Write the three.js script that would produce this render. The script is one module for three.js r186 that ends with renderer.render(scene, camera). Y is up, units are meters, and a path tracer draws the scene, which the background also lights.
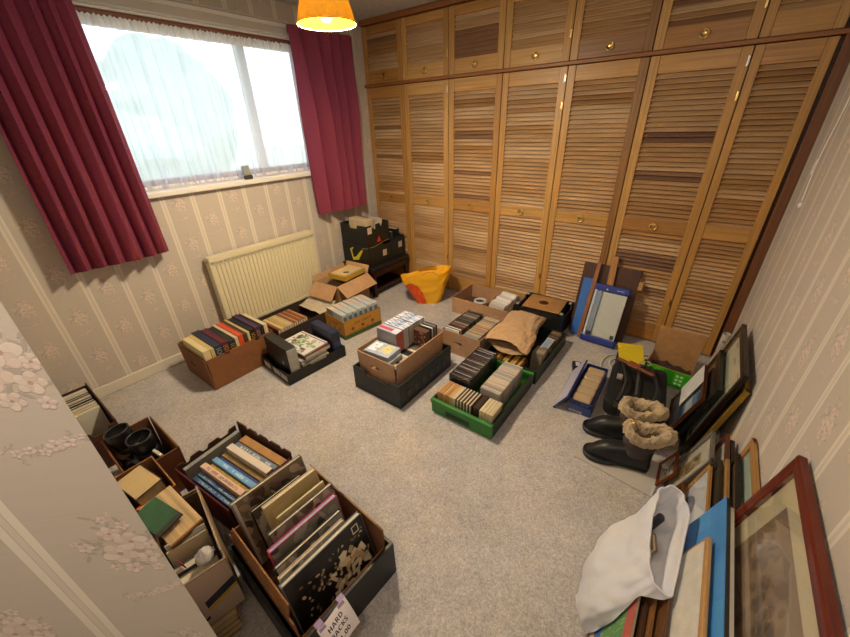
import * as THREE from 'three';
import { RoundedBoxGeometry } from 'three/addons/geometries/RoundedBoxGeometry.js';
import { mergeGeometries } from 'three/addons/utils/BufferGeometryUtils.js';
import { ImprovedNoise } from 'three/addons/math/ImprovedNoise.js';

// ---------------------------------------------------------------- camera, sky, exposure
// room axes: x from the window wall to the picture wall, z from the wardrobe doors to the camera, y up
const scene = new THREE.Scene();
const camera = new THREE.PerspectiveCamera(2 * Math.atan(318.5 / 361.83) * 180 / Math.PI, 850 / 637, 0.02, 80);
camera.rotation.order = 'YXZ';
camera.position.set(2.8757, 1.5319, 2.9197);
camera.rotation.set(-0.4923, 0.6583, -0.0329);
scene.add(camera);
scene.background = new THREE.Color(0.88, 0.95, 1.0);        // even overcast sky
scene.backgroundIntensity = 2.3;
const renderer = new THREE.WebGLRenderer();
renderer.toneMapping = THREE.LinearToneMapping;
renderer.toneMappingExposure = 1.17;
renderer.shadowMap.enabled = true;

// ---------------------------------------------------------------- helpers
function mulberry(a) { return function () { a |= 0; a = a + 0x6D2B79F5 | 0; let t = Math.imul(a ^ a >>> 15, 1 | a); t = t + Math.imul(t ^ t >>> 7, 61 | t) ^ t; return ((t ^ t >>> 14) >>> 0) / 4294967296; }; }
const rnd = mulberry(20240);
const rr = (a, b) => a + (b - a) * rnd();
const pick = (a) => a[Math.floor(rnd() * a.length)];
const noise = new ImprovedNoise();
const PI = Math.PI, rad = (d) => d * PI / 180;
const taken = {};
function numbered(n) { const k = taken[n] = (taken[n] ?? -1) + 1; return k ? n + '_' + String(k).padStart(3, '0') : n; }
function lit(o) { o.castShadow = true; o.receiveShadow = true; return o; }
function tag(o, label, category, group) { o.userData.label = label; o.userData.category = category; if (group) o.userData.group = group; return o; }
function thing(name, label, category, pos = [0, 0, 0], rot = 0, group) {
  const o = new THREE.Group(); o.name = numbered(name); o.position.set(...pos);
  if (Array.isArray(rot)) o.rotation.set(...rot); else o.rotation.y = rot;
  scene.add(o); return tag(o, label, category, group);
}
function part(parent, name, geo, mat, pos, rot, label) {
  const m = lit(new THREE.Mesh(geo, mat)); m.name = name;
  if (pos) m.position.set(...pos);
  if (rot) m.rotation.set(...rot);
  if (label) m.userData.label = label;
  parent.add(m); return m;
}
function single(name, label, category, geo, mat, pos, rot, group) {
  const m = lit(new THREE.Mesh(geo, mat)); m.name = numbered(name);
  if (pos) m.position.set(...pos);
  if (rot) { if (rot.length > 3) m.rotation.order = rot[3]; m.rotation.set(rot[0], rot[1], rot[2]); }
  scene.add(m); return tag(m, label, category, group);
}
function struct(name, geo, mat, pos, rot) {
  const m = lit(new THREE.Mesh(geo, mat)); m.name = name; if (pos) m.position.set(...pos); if (rot) m.rotation.set(...rot);
  m.userData.kind = 'structure'; scene.add(m); return m;
}
// uv in metres: u runs level along each face, v up it
function muv(geo, du = 0, dv = 0) {
  const g = geo.index ? geo.toNonIndexed() : geo, p = g.attributes.position, uv = new Float32Array(p.count * 2);
  const a = new THREE.Vector3(), b = new THREE.Vector3(), c = new THREE.Vector3(), n = new THREE.Vector3(), u = new THREE.Vector3(), v = new THREE.Vector3();
  for (let i = 0; i < p.count; i += 3) {
    a.fromBufferAttribute(p, i); b.fromBufferAttribute(p, i + 1); c.fromBufferAttribute(p, i + 2);
    n.crossVectors(u.subVectors(b, a), v.subVectors(c, a)).normalize();
    if (Math.abs(n.y) > 0.9) { u.set(1, 0, 0); v.set(0, 0, -1); } else { u.set(n.z, 0, -n.x).normalize(); v.crossVectors(n, u); }
    [a, b, c].forEach((q, k) => { uv[(i + k) * 2] = q.dot(u) + du; uv[(i + k) * 2 + 1] = q.dot(v) + dv; });
  }
  g.setAttribute('uv', new THREE.BufferAttribute(uv, 2)); return g;
}
// uv in metres with u along the grain (axis 0, 1 or 2 of the geometry)
function grain(geo, axis, du = 0, dv = 0) {
  const g = geo, p = g.attributes.position, uv = new Float32Array(p.count * 2), o = [0, 1, 2].filter((k) => k !== axis);
  for (let i = 0; i < p.count; i++) { const q = [p.getX(i), p.getY(i), p.getZ(i)]; uv[2 * i] = q[axis] + du; uv[2 * i + 1] = q[o[0]] + q[o[1]] * 0.8 + dv; }
  g.setAttribute('uv', new THREE.BufferAttribute(uv, 2)); return g;
}
const geoCache = new Map();
function cached(key, make) { if (!geoCache.has(key)) geoCache.set(key, make()); return geoCache.get(key); }
const r4 = (x) => Math.round(x * 1e4) / 1e4;
const bx = (w, h, d) => cached(`b${r4(w)},${r4(h)},${r4(d)}`, () => muv(new THREE.BoxGeometry(w, h, d)));
const rb = (w, h, d, r = 0.004) => cached(`r${r4(w)},${r4(h)},${r4(d)},${r}`, () => muv(new RoundedBoxGeometry(w, h, d, 1, Math.min(r, w / 2.01, h / 2.01, d / 2.01))));
const shift = (g, x, y, z) => { const c = g.clone(); c.translate(x, y, z); return c; };
function join(list) {
  return mergeGeometries(list.map((g) => { const q = g.index ? g.toNonIndexed() : g.clone(); for (const k of Object.keys(q.attributes)) if (!['position', 'normal', 'uv'].includes(k)) q.deleteAttribute(k); return q; }));
}
function tube(points, r, seg = 40, rs = 8, closed = false) { return new THREE.TubeGeometry(new THREE.CatmullRomCurve3(points.map((p) => new THREE.Vector3(...p)), closed), seg, r, rs, closed); }
function lathe(pts, seg = 32) { return new THREE.LatheGeometry(pts.map((p) => new THREE.Vector2(...p)), seg); }
function sheet(nu, nv, f) {      // parametric surface, f(u, v) -> [x, y, z]
  const g = new THREE.BufferGeometry(), pos = [], uv = [], idx = [];
  for (let j = 0; j <= nv; j++) for (let i = 0; i <= nu; i++) { pos.push(...f(i / nu, j / nv)); uv.push(i / nu, j / nv); }
  for (let j = 0; j < nv; j++) for (let i = 0; i < nu; i++) { const a = j * (nu + 1) + i, b = a + 1, c = a + nu + 1, d = c + 1; idx.push(a, b, c, b, d, c); }
  g.setAttribute('position', new THREE.Float32BufferAttribute(pos, 3)); g.setAttribute('uv', new THREE.Float32BufferAttribute(uv, 2)); g.setIndex(idx); g.computeVertexNormals(); return g;
}
function extr(shape, depth, bevel = 0) { const g = new THREE.ExtrudeGeometry(shape, { depth, bevelEnabled: bevel > 0, bevelThickness: bevel, bevelSize: bevel, bevelSegments: 1, curveSegments: 12 }); return muv(g); }
function poly(pts) { const s = new THREE.Shape(); pts.forEach(([x, y], i) => i ? s.lineTo(x, y) : s.moveTo(x, y)); s.closePath(); return s; }

// ---------------------------------------------------------------- computed textures
function canvasTex(w, h, draw, srgb = true) {
  const c = document.createElement('canvas'); c.width = w; c.height = h; const g = c.getContext('2d'); draw(g, w, h);
  const t = new THREE.CanvasTexture(c); if (srgb) t.colorSpace = THREE.SRGBColorSpace; t.wrapS = t.wrapT = THREE.RepeatWrapping; t.magFilter = THREE.LinearFilter; return t;
}
function dataTex(w, h, f, srgb = true) {
  const d = new Uint8Array(w * h * 4);
  for (let y = 0; y < h; y++) for (let x = 0; x < w; x++) { const c = f(x, y), i = (y * w + x) * 4; d[i] = c[0]; d[i + 1] = c[1]; d[i + 2] = c[2]; d[i + 3] = 255; }
  const t = new THREE.DataTexture(d, w, h); if (srgb) t.colorSpace = THREE.SRGBColorSpace; t.wrapS = t.wrapT = THREE.RepeatWrapping; t.magFilter = THREE.LinearFilter; t.needsUpdate = true; return t;
}
function rep(t, u, v, ou = 0, ov = 0) { const c = t.clone(); c.repeat.set(u, v); c.offset.set(ou, ov); c.needsUpdate = true; return c; }
const clamp = (x, a = 0, b = 255) => Math.max(a, Math.min(b, x));
// noise that repeats over w x h texels
function loopNoise(w, h, sx, sy, z) {
  return (x, y) => { const u = x / w, v = y / h, n = (a, b) => noise.noise(a * sx, b * sy, z); return n(u, v) * (1 - u) * (1 - v) + n(u - 1, v) * u * (1 - v) + n(u, v - 1) * (1 - u) * v + n(u - 1, v - 1) * u * v; };
}
// plain fibrous grain, near white, for board, paper and cloth
const fibreTex = (() => { const a = loopNoise(256, 256, 9, 9, 1.3), b = loopNoise(256, 256, 40, 90, 4.1), q = mulberry(5); return dataTex(256, 256, (x, y) => { const v = clamp(236 + a(x, y) * 22 + b(x, y) * 16 + (q() - 0.5) * 10); return [v, v, v]; }); })();
const fibre = rep(fibreTex, 1 / 0.3, 1 / 0.3);
// straight hardwood grain along u, 1 m by 0.25 m, near white so that each piece can carry its own tone
const woodTex = (() => {
  const a = loopNoise(1024, 256, 2.2, 22, 7.7), b = loopNoise(1024, 256, 5, 70, 2.2), c = loopNoise(1024, 256, 1.5, 5, 9.1), q = mulberry(9);
  return dataTex(1024, 256, (x, y) => { const w = c(x, y) * 1.2, s = Math.sin((y / 256 + w * 0.12) * PI * 2 * 9) * 0.5 + 0.5; const v = 228 + a(x, y) * 42 + b(x, y) * 30 - s * 14 + (q() - 0.5) * 8; return [clamp(v + 6), clamp(v), clamp(v - 8)]; });
})();
const wood1 = rep(woodTex, 1, 4);
// cut pile carpet over the whole floor, 4.2 m by 5 m
const CW = 2048;
const carpetTex = (() => {
  const q = mulberry(77);
  const fine = new Float32Array(CW * CW); for (let i = 0; i < fine.length; i++) fine[i] = q() - 0.5;
  return dataTex(CW, CW, (x, y) => {
    const u = x / CW * 4.2, v = y / CW * 5;
    const t = fine[y * CW + x] * 30 + fine[(y >> 1) * CW + (x >> 1)] * 26 + noise.noise(u * 90, v * 90, 0.4) * 16;
    const m = noise.noise(u * 7, v * 7, 3.3) * 8 + noise.noise(u * 2.1, v * 2.4, 8.8) * 8 + noise.noise(u * 20, v * 20, 5) * 6, b = noise.noise(u * 3.1, v * 2.7, 15.2) * 7;
    const s = 172 + t + m; return [clamp(s + 3 + b * 0.4), clamp(s - 2), clamp(s - 4 - b)];
  });
})();

// ---------------------------------------------------------------- materials
const mats = new Map();
function mat(color, rough = 0.75, opt = {}) {
  const key = color + '|' + rough + '|' + Object.entries(opt).map(([k, v]) => k + ':' + (v?.uuid ?? v)).join();
  if (!mats.has(key)) mats.set(key, new THREE.MeshPhysicalMaterial({ color, roughness: rough, ...opt }));
  return mats.get(key);
}
const paper = (c, o = {}) => mat(c, 0.8, { map: fibre, ...o });
const card = (c) => mat(c, 0.85, { map: fibre, bumpMap: fibre, bumpScale: 0.0006 });
const plastic = (c, r = 0.4) => mat(c, r);
const timber = (c, r = 0.5) => mat(c, r, { map: wood1, bumpMap: wood1, bumpScale: 0.0005 });
// ---------------------------------------------------------------- wallpaper
const WT = { w: 1024, h: 756 };                   // one repeat: 0.374 m by 0.276 m
function paintWallpaper(g, W, H, relief) {
  const S = W / 0.374, q = mulberry(31);
  const col = relief ? { base: '#707070', stripe: '#8c8c8c', line: '#9a9a9a', petal: '#c8c8c8', petal2: '#b0b0b0', heart: '#606060', leaf: '#989898' }
    : { base: '#c0b7ac', stripe: '#cec6ba', line: '#dad3c6', petal: '#d2c7bd', petal2: '#cbbab0', heart: '#b09b90', leaf: '#aaa197' };
  g.fillStyle = col.base; g.fillRect(0, 0, W, H);
  // fine silky ribbing of the ground
  for (let y = 0; y < H; y += 3) { g.fillStyle = (relief ? 'rgba(0,0,0,' : 'rgba(90,75,62,') + (0.02 + q() * 0.05) + ')'; g.fillRect(0, y, W, 1 + (q() > 0.6 ? 1 : 0)); }
  for (let k = 0; k < 900; k++) { g.fillStyle = `rgba(${relief ? '255,255,255' : '235,220,205'},${0.04 + q() * 0.06})`; g.fillRect(q() * W, q() * H, 8 + q() * 40, 1); }
  for (const u of [0, 0.5, 1]) {
    const x = u * W;
    g.fillStyle = col.stripe; g.fillRect(x - 0.0165 * S, 0, 0.033 * S, H);
    g.fillStyle = col.line;
    for (const e of [-1, 1]) g.fillRect(x + e * 0.0105 * S - 0.0055 * S, 0, 0.011 * S, H);
    g.fillStyle = relief ? '#606060' : '#b9a592';
    for (const e of [-0.0165, -0.0045, 0.0045, 0.0165]) g.fillRect(x + e * S - 1, 0, 2, H);
  }
  const blossom = (x, y, r, turn) => {
    for (let k = 0; k < 5; k++) {
      const a = turn + k * PI * 2 / 5; g.save(); g.translate(x + Math.cos(a) * r * 0.55, y + Math.sin(a) * r * 0.55); g.rotate(a);
      g.fillStyle = k % 2 ? col.petal : col.petal2; g.beginPath(); g.ellipse(0, 0, r * 0.52, r * 0.42, 0, 0, 7); g.fill();
      g.strokeStyle = relief ? '#808080' : 'rgba(160,132,122,0.3)'; g.lineWidth = 1; g.stroke();
      g.fillStyle = relief ? '#d8d8d8' : 'rgba(216,202,190,0.45)'; g.beginPath(); g.ellipse(r * 0.2, 0, r * 0.26, r * 0.3, 0, 0, 7); g.fill(); g.restore();
    }
    g.fillStyle = col.heart; g.beginPath(); g.arc(x, y, r * 0.17, 0, 7); g.fill();
  };
  const sprig = (x, y, a, len) => {
    g.strokeStyle = col.leaf; g.lineWidth = 1.6; g.beginPath(); g.moveTo(x, y); const ex = x + Math.cos(a) * len, ey = y + Math.sin(a) * len; g.quadraticCurveTo(x + Math.cos(a + 0.3) * len * 0.5, y + Math.sin(a + 0.3) * len * 0.5, ex, ey); g.stroke();
    for (let k = 1; k < 5; k++) { const f = k / 5; g.save(); g.translate(x + (ex - x) * f, y + (ey - y) * f); g.rotate(a + (k % 2 ? 0.7 : -0.7)); g.fillStyle = col.leaf; g.beginPath(); g.ellipse(len * 0.12, 0, len * 0.14, len * 0.045, 0, 0, 7); g.fill(); g.restore(); }
  };
  const motif = (cx, cy) => {
    const m = S / 1000;                                       // pixels per millimetre
    for (let k = 0; k < 22; k++) sprig(cx, cy + (q() - 0.5) * 40 * m, q() * 7, (30 + q() * 26) * m);
    const fl = [[-7, 12, 20], [13, -8, 18], [-4, -28, 13], [21, 26, 13], [-3, 44, 11], [-22, 38, 7], [32, 4, 9], [15, -40, 8], [-2, -54, 6], [-38, -8, 9], [-47, -18, 5], [24, 50, 8], [8, -62, 4]];
    for (const [x, y, r] of fl) blossom(cx + x * m, cy + y * m, r * m, q() * 7);
    for (let k = 0; k < 8; k++) { const t = k / 7; const x = (-44 + 88 * t) * m, y = (104 + 12 * Math.sin(t * PI) - 18 * t + (q() - 0.5) * 6) * m; sprig(cx + x, cy + y, q() * 7, 17 * m); blossom(cx + x, cy + y, (4 + 5 * Math.sin(t * PI) * q()) * m, q() * 7); }
  };
  for (const dy of [-H, 0, H]) { motif(W * 0.25, H * 0.3 + dy); motif(W * 0.75, H * 0.8 + dy); }
}
const wpColor = canvasTex(WT.w, WT.h, (g, w, h) => paintWallpaper(g, w, h, false));
const wpBump = canvasTex(WT.w, WT.h, (g, w, h) => paintWallpaper(g, w, h, true), false);
// ou, ov: offsets (m) so that a stripe falls at u = su and a spray at v = sv
function wallpaper(su, sv) {
  const f = (t) => rep(t, 1 / 0.374, 1 / 0.276, -su / 0.374, 0.7 - sv / 0.276);
  return new THREE.MeshPhysicalMaterial({ color: 0xffffff, map: f(wpColor), bumpMap: f(wpBump), bumpScale: 0.0011, roughness: 0.62 });
}
const paint = mat(0xd8cfbf, 0.5), ceilingMat = mat(0xcfcac2, 0.9, { map: fibre });
// ---------------------------------------------------------------- room shell
const HC = 2.35, XR = 3.245;
{ const g = new THREE.BoxGeometry(4.2, 0.1, 5); const p = g.attributes.position, uv = g.attributes.uv; for (let i = 0; i < p.count; i++) uv.setXY(i, p.getX(i) / 4.2 + 0.5, p.getZ(i) / 5 + 0.5);
  struct('floor', g, new THREE.MeshPhysicalMaterial({ map: carpetTex, bumpMap: carpetTex, bumpScale: 0.006, roughness: 1, sheen: 0.25, sheenColor: new THREE.Color(0.6, 0.58, 0.55), sheenRoughness: 0.6 }), [1.6, -0.05, 1.75]); }
struct('ceiling', bx(4.2, 0.1, 5), ceilingMat, [1.6, HC + 0.05, 1.75]);
const WZ0 = 0.62, WZ1 = 2.28, WY0 = 1.165, WY1 = 2.145;
{ const s = poly([[-0.75, 0], [4.25, 0], [4.25, HC], [-0.75, HC]]); const h = new THREE.Path(); h.moveTo(WZ0, WY0); h.lineTo(WZ0, WY1); h.lineTo(WZ1, WY1); h.lineTo(WZ1, WY0); h.closePath(); s.holes.push(h);
  const g = new THREE.ExtrudeGeometry(s, { depth: 0.24, bevelEnabled: false }); g.rotateY(-PI / 2);   // shape x -> z, depth -> -x
  struct('wall_left', muv(g), wallpaper(-2.738, 0.279)); }
struct('wall_right', bx(0.15, HC, 5), wallpaper(1.745 - 1.75, 0.877 - HC / 2), [XR + 0.075, HC / 2, 1.75]);
struct('wall_back', bx(3.7, HC, 0.1), wallpaper(0, 0), [1.6, HC / 2, -0.68]);
struct('wall_front', bx(3.7, HC, 0.1), wallpaper(0, 0), [1.6, HC / 2, 4.2]);
{ const E = [2.44, 2.916], s = poly([[E[0], -E[1]], [1.24, -(E[1] + 1.2)], [1.24, -4.15], [0, -4.15], [0, -2.95], [2.1, -2.945]]);
  const g = new THREE.ExtrudeGeometry(s, { depth: HC, bevelEnabled: false }); g.rotateX(-PI / 2);
  const w = muv(g), su = (E[0] * 0.7071 - E[1] * 0.7071);   // u of the arris on the slanting face
  struct('wall_partition', w, wallpaper(su - 0.132, 1.085)); }
for (const [n, w, d, x, z] of [['left', 0.016, 2.95, 0.008, 1.47], ['right', 0.016, 4.1, XR - 0.008, 2.1]]) struct('baseboard_' + n, rb(w, 0.075, d, 0.005), paint, [x, 0.0375, z]);

// window: sill, wooden frame with two lights, panes, head board with curtain track
{ struct('trim_1', rb(0.2, 0.036, WZ1 - WZ0 + 0.12, 0.008), mat(0xeae4d8, 0.35), [-0.05, 1.183, (WZ0 + WZ1) / 2]);
  const frame = new THREE.Group(); frame.name = 'window_1'; frame.userData.kind = 'structure'; scene.add(frame);
  const fm = timber(0x8a5238, 0.5), y0 = 1.2, y1 = WY1, X = -0.145, fw = 0.055;
  part(frame, 'window_frame', join([shift(bx(0.06, fw, WZ1 - WZ0), 0, y0 + fw / 2, (WZ0 + WZ1) / 2), shift(bx(0.06, fw, WZ1 - WZ0), 0, y1 - fw / 2, (WZ0 + WZ1) / 2), shift(bx(0.06, y1 - y0, fw), 0, (y0 + y1) / 2, WZ0 + fw / 2), shift(bx(0.06, y1 - y0, fw), 0, (y0 + y1) / 2, WZ1 - fw / 2)]), fm, [X, 0, 0]);
  part(frame, 'mullion', bx(0.05, y1 - y0 - 2 * fw, 0.06), mat(0xe6e6e2, 0.4), [X, (y0 + y1) / 2, 1.13]);
  const gm = new THREE.MeshPhysicalMaterial({ color: 0xffffff, transmission: 1, roughness: 0, thickness: 0, ior: 1.45 });
  part(frame, 'pane', bx(0.004, y1 - y0 - 2 * fw, 1.10 - WZ0 - fw), gm, [X, (y0 + y1) / 2, (1.10 + WZ0 + fw) / 2]);
  part(frame, 'pane', bx(0.004, y1 - y0 - 2 * fw, WZ1 - fw - 1.16), gm, [X, (y0 + y1) / 2, (1.16 + WZ1 - fw) / 2]);
  const hb = new THREE.Group(); hb.name = 'trim_2'; hb.userData.kind = 'structure'; scene.add(hb);
  part(hb, 'head_board', rb(0.03, 0.085, 2.5, 0.004), mat(0xb9b2a8, 0.6), [0.015, 2.19, 1.55]);
  part(hb, 'head_bead', rb(0.036, 0.012, 2.5, 0.004), mat(0xc8c2b8, 0.5), [0.018, 2.226, 1.55]);
  part(hb, 'curtain_track', rb(0.014, 0.022, 2.5, 0.004), mat(0xd8d3ca, 0.4), [0.037, 2.203, 1.55]);
  part(hb, 'soffit_lining', bx(0.22, 0.008, WZ1 - WZ0), mat(0xe2dccd, 0.6), [-0.125, WY1 - 0.005, (WZ0 + WZ1) / 2]); }

// ---------------------------------------------------------------- garden beyond the glass
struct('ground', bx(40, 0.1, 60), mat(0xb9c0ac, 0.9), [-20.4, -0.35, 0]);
function bush(name, label, x, z, w, h, c, seedN) {
  const g = new THREE.IcosahedronGeometry(1, 5), p = g.attributes.position, v = new THREE.Vector3();
  for (let i = 0; i < p.count; i++) { v.fromBufferAttribute(p, i); const n = 1 + 0.22 * noise.noise(v.x * 2.2 + seedN, v.y * 2.2, v.z * 2.2) + 0.1 * noise.noise(v.x * 6, v.y * 6 + seedN, v.z * 6); p.setXYZ(i, v.x * n * w * 0.6, (v.y * n + 0.75) * h * 0.55, v.z * n * w); }
  g.computeVertexNormals();
  const t = thing(name, label, 'tree', [x, -0.3, z], 0);
  part(t, 'crown', g, mat(c, 0.95)); part(t, 'trunk', new THREE.CylinderGeometry(0.12, 0.18, 1.2, 10), mat(0x6a5a4a, 0.9), [0, 0.6, 0]);
}
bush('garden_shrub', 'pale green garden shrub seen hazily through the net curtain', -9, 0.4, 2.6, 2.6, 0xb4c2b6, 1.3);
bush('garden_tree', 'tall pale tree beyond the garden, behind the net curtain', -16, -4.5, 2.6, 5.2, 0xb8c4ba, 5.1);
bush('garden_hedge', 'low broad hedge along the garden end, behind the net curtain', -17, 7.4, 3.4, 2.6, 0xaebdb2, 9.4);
// ---------------------------------------------------------------- louvred wardrobe
const TONES = [0xd2a662, 0xc99a54, 0xdab474, 0xc09050, 0xb58345, 0xcd9f5c, 0x9a7042, 0x846046];
const tone = TONES.map((c) => timber(c, 0.42)), slatTone = [0xd6b48c, 0xcda87c, 0xdec09a, 0xc29c70, 0xb78e60, 0xd1ad84, 0x9c785c, 0x866655].map((c) => timber(c, 0.42));
const trimWood = timber(0x9a6436, 0.45), darkWood = timber(0x5a3420, 0.5), brass = mat(0xe0c27a, 0.25, { metalness: 1 }), steel = mat(0xc8c8c4, 0.35, { metalness: 0.9 });
const GX = [0.004, 0.4607, 0.9391, 1.4178, 1.897, 2.3815, 2.8635, 3.182], HM = 1.862;
const slatGeo = (w, k, steep) => cached(`slat${r4(w)},${k},${steep}`, () => { const g = new RoundedBoxGeometry(w, 0.0065, steep ? 0.039 : 0.037, 1, 0.0028); g.rotateX(rad(steep ? 58 : 45)); return grain(g, 0, k * 0.37, k * 0.061); });
const stileGeo = (w, h, k) => cached(`stile${r4(w)},${r4(h)},${k}`, () => grain(new RoundedBoxGeometry(w, h, 0.028, 1, 0.003), 1, k * 0.21, k * 0.047));
const railGeo = (w, h, k) => cached(`rail${r4(w)},${r4(h)},${k}`, () => grain(new RoundedBoxGeometry(w, h, 0.024, 1, 0.003), 0, k * 0.31, k * 0.037));
const plateGeo = lathe([[0, 0.004], [0.012, 0.003], [0.015, 0]], 20).rotateX(PI / 2), ringGeo = new THREE.TorusGeometry(0.021, 0.004, 8, 28);
// door: bottom y, top y, rails as [y0, y1]; slats fill the gaps between rails
const SLATW = [[3, 3, 2, 4, 4, 3, 2, 0], [3, 4, 4, 2, 1, 3, 0, 0], [3, 3, 2, 3, 4, 3, 2, 0], [4, 4, 4, 2, 1, 3, 0, 0], [4, 4, 3, 3, 2, 3, 1, 0], [2, 3, 1, 4, 4, 3, 3, 2], [0, 1, 0, 4, 3, 4, 0, 0]];
const railTone = { 0: [4, 4, 3, 3], 1: [0, 5, 0, 0], 2: [5, 3, 5, 5], 3: [0, 0, 5, 5], 4: [6, 5, 1, 0], 5: [4, 4, 5, 1], 6: [1, 1, 3, 1] };
function louvreDoor(parent, i, y0, y1, rails, ringY, seedN) {
  const q = mulberry(seedN * 131 + 7), x0 = GX[i] + 0.0025, x1 = GX[i + 1] - 0.0025, w = x1 - x0, sw = w < 0.4 ? 0.042 : 0.05;
  const d = new THREE.Group(); d.name = 'door'; d.position.set((x0 + x1) / 2, y0, -0.014); parent.add(d);
  const stT = i === 4 ? [5, 6] : i === 5 ? [0, 1] : i === 0 ? [3, 3] : [pick([0, 1, 5]), pick([0, 1, 3])];
  [-1, 1].forEach((s, k) => part(d, 'stile', stileGeo(sw, y1 - y0, (i + k) % 4), tone[stT[k]], [s * (w - sw) / 2, (y1 - y0) / 2, 0]));
  const iw = w - 2 * sw;
  rails.forEach(([a, b], k) => part(d, 'rail', railGeo(iw, b - a, (i + k) % 4), tone[(railTone[i] || [0])[k % 4]], [0, (a + b) / 2 - y0, -0.001]));
  const weights = SLATW[i]; let run = -1, left = 0;
  for (let k = 0; k + 1 < rails.length; k++) {
    const a = rails[k][1], b = rails[k + 1][0], n = Math.round((b - a) / 0.0285), pitch = (b - a) / n;
    for (let m = 0; m < n; m++) {
      if (left-- <= 0) { const tot = weights.reduce((s, x) => s + x, 0); let t = q() * tot; run = 0; while ((t -= weights[run]) > 0) run++; left = q() < 0.45 ? 1 + Math.floor(q() * 2) : 0; }
      part(d, 'slat', slatGeo(iw + 0.006, Math.floor(q() * 5), y0 > 1.5), slatTone[Math.min(run, 7)], [0, a + pitch * (m + 0.5) - y0, -0.003]);
    }
  }
  if (ringY) {
    const h = part(d, 'ring_pull', ringGeo, brass, [0, ringY - y0 - 0.011, 0.0185], [rad(-8), 0, 0], 'brass ring pull');
    part(h, 'backplate', plateGeo, brass, [0, 0.012, -0.008]);
  }
  return d;
}
const hingeGeo = join([shift(rb(0.007, 0.05, 0.007, 0.002), 0, 0, 0), shift(rb(0.004, 0.042, 0.004, 0.001), 0.005, 0, -0.002)]);
const units = [[0, 1, 'beside the window curtain', 'behind the black crates'], [2, 3, 'second from the window', 'second from the window'], [4, 5, 'with dark streaked slats, third from the window', 'behind the paper trimmer'], [6, 6, 'against the picture wall', 'next to the picture wall']];
for (const [a, b, up, low] of units) {
  const x0 = GX[a], x1 = GX[b + 1], two = b > a ? 'pair of louvred doors' : 'single narrow louvred door';
  const lo = thing('wardrobe', `tall built-in wardrobe with ${two}, ${low}`, 'wardrobe', [0, 0, 0], 0, 'built-in louvred wardrobes');
  const up_ = thing('overhead_cupboard', `short overhead cupboard with ${two}, ${up}`, 'cupboard', [0, 0, 0], 0, 'overhead louvred cupboards');
  const shell = (y0, y1, base) => join([shift(bx(0.018, y1 - y0, 0.56), x0 + 0.009, (y0 + y1) / 2, -0.315), shift(bx(0.018, y1 - y0, 0.56), x1 - 0.009, (y0 + y1) / 2, -0.315), shift(bx(x1 - x0, 0.018, 0.56), (x0 + x1) / 2, y0 + 0.009, -0.315), shift(bx(x1 - x0, 0.018, 0.56), (x0 + x1) / 2, y1 - 0.009, -0.315), shift(bx(x1 - x0, y1 - y0, 0.012), (x0 + x1) / 2, (y0 + y1) / 2, -0.6)]);
  part(lo, 'carcass', shell(0.0, HM - 0.012), darkWood); part(up_, 'carcass', shell(HM + 0.012, HC - 0.005), darkWood);
  for (let i = a; i <= b; i++) {
    louvreDoor(lo, i, 0.012, HM - 0.014, [[0.012, 0.15], [0.825, 0.91], [HM - 0.105, HM - 0.014]], i < 6 ? 0.877 : 0, i + 1);
    louvreDoor(up_, i, HM + 0.014, HC - 0.045, [[HM + 0.014, HM + 0.115], [HC - 0.105, HC - 0.045]], i < 6 ? HM + 0.075 : 0, i + 20);
  }
  for (const hx of b > a ? [x1 - 0.012] : []) for (const hy of [0.35, 1.62, 1.78]) part(lo, 'hinge', hingeGeo, hy > 1.7 ? steel : brass, [hx, hy, 0.004], undefined, 'metal hinge');
  if (b > a) part(up_, 'hinge', hingeGeo, brass, [x1 - 0.012, HM + 0.16, 0.004]);
}
struct('trim_3', grain(new RoundedBoxGeometry(XR, 0.022, 0.03, 1, 0.004), 0), trimWood, [XR / 2, HM, 0.004]);
struct('trim_4', grain(new RoundedBoxGeometry(XR, 0.04, 0.05, 1, 0.006), 0), trimWood, [XR / 2, HC - 0.02, 0.0]);
struct('trim_5', grain(new RoundedBoxGeometry(0.05, HC, 0.02, 1, 0.003), 1), timber(0x7a4c2c, 0.5), [XR - 0.025, HC / 2, 0.005]);
struct('trim_6', bx(0.06, HC, 0.02), darkWood, [XR - 0.03, HC / 2, -0.05]);

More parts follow.
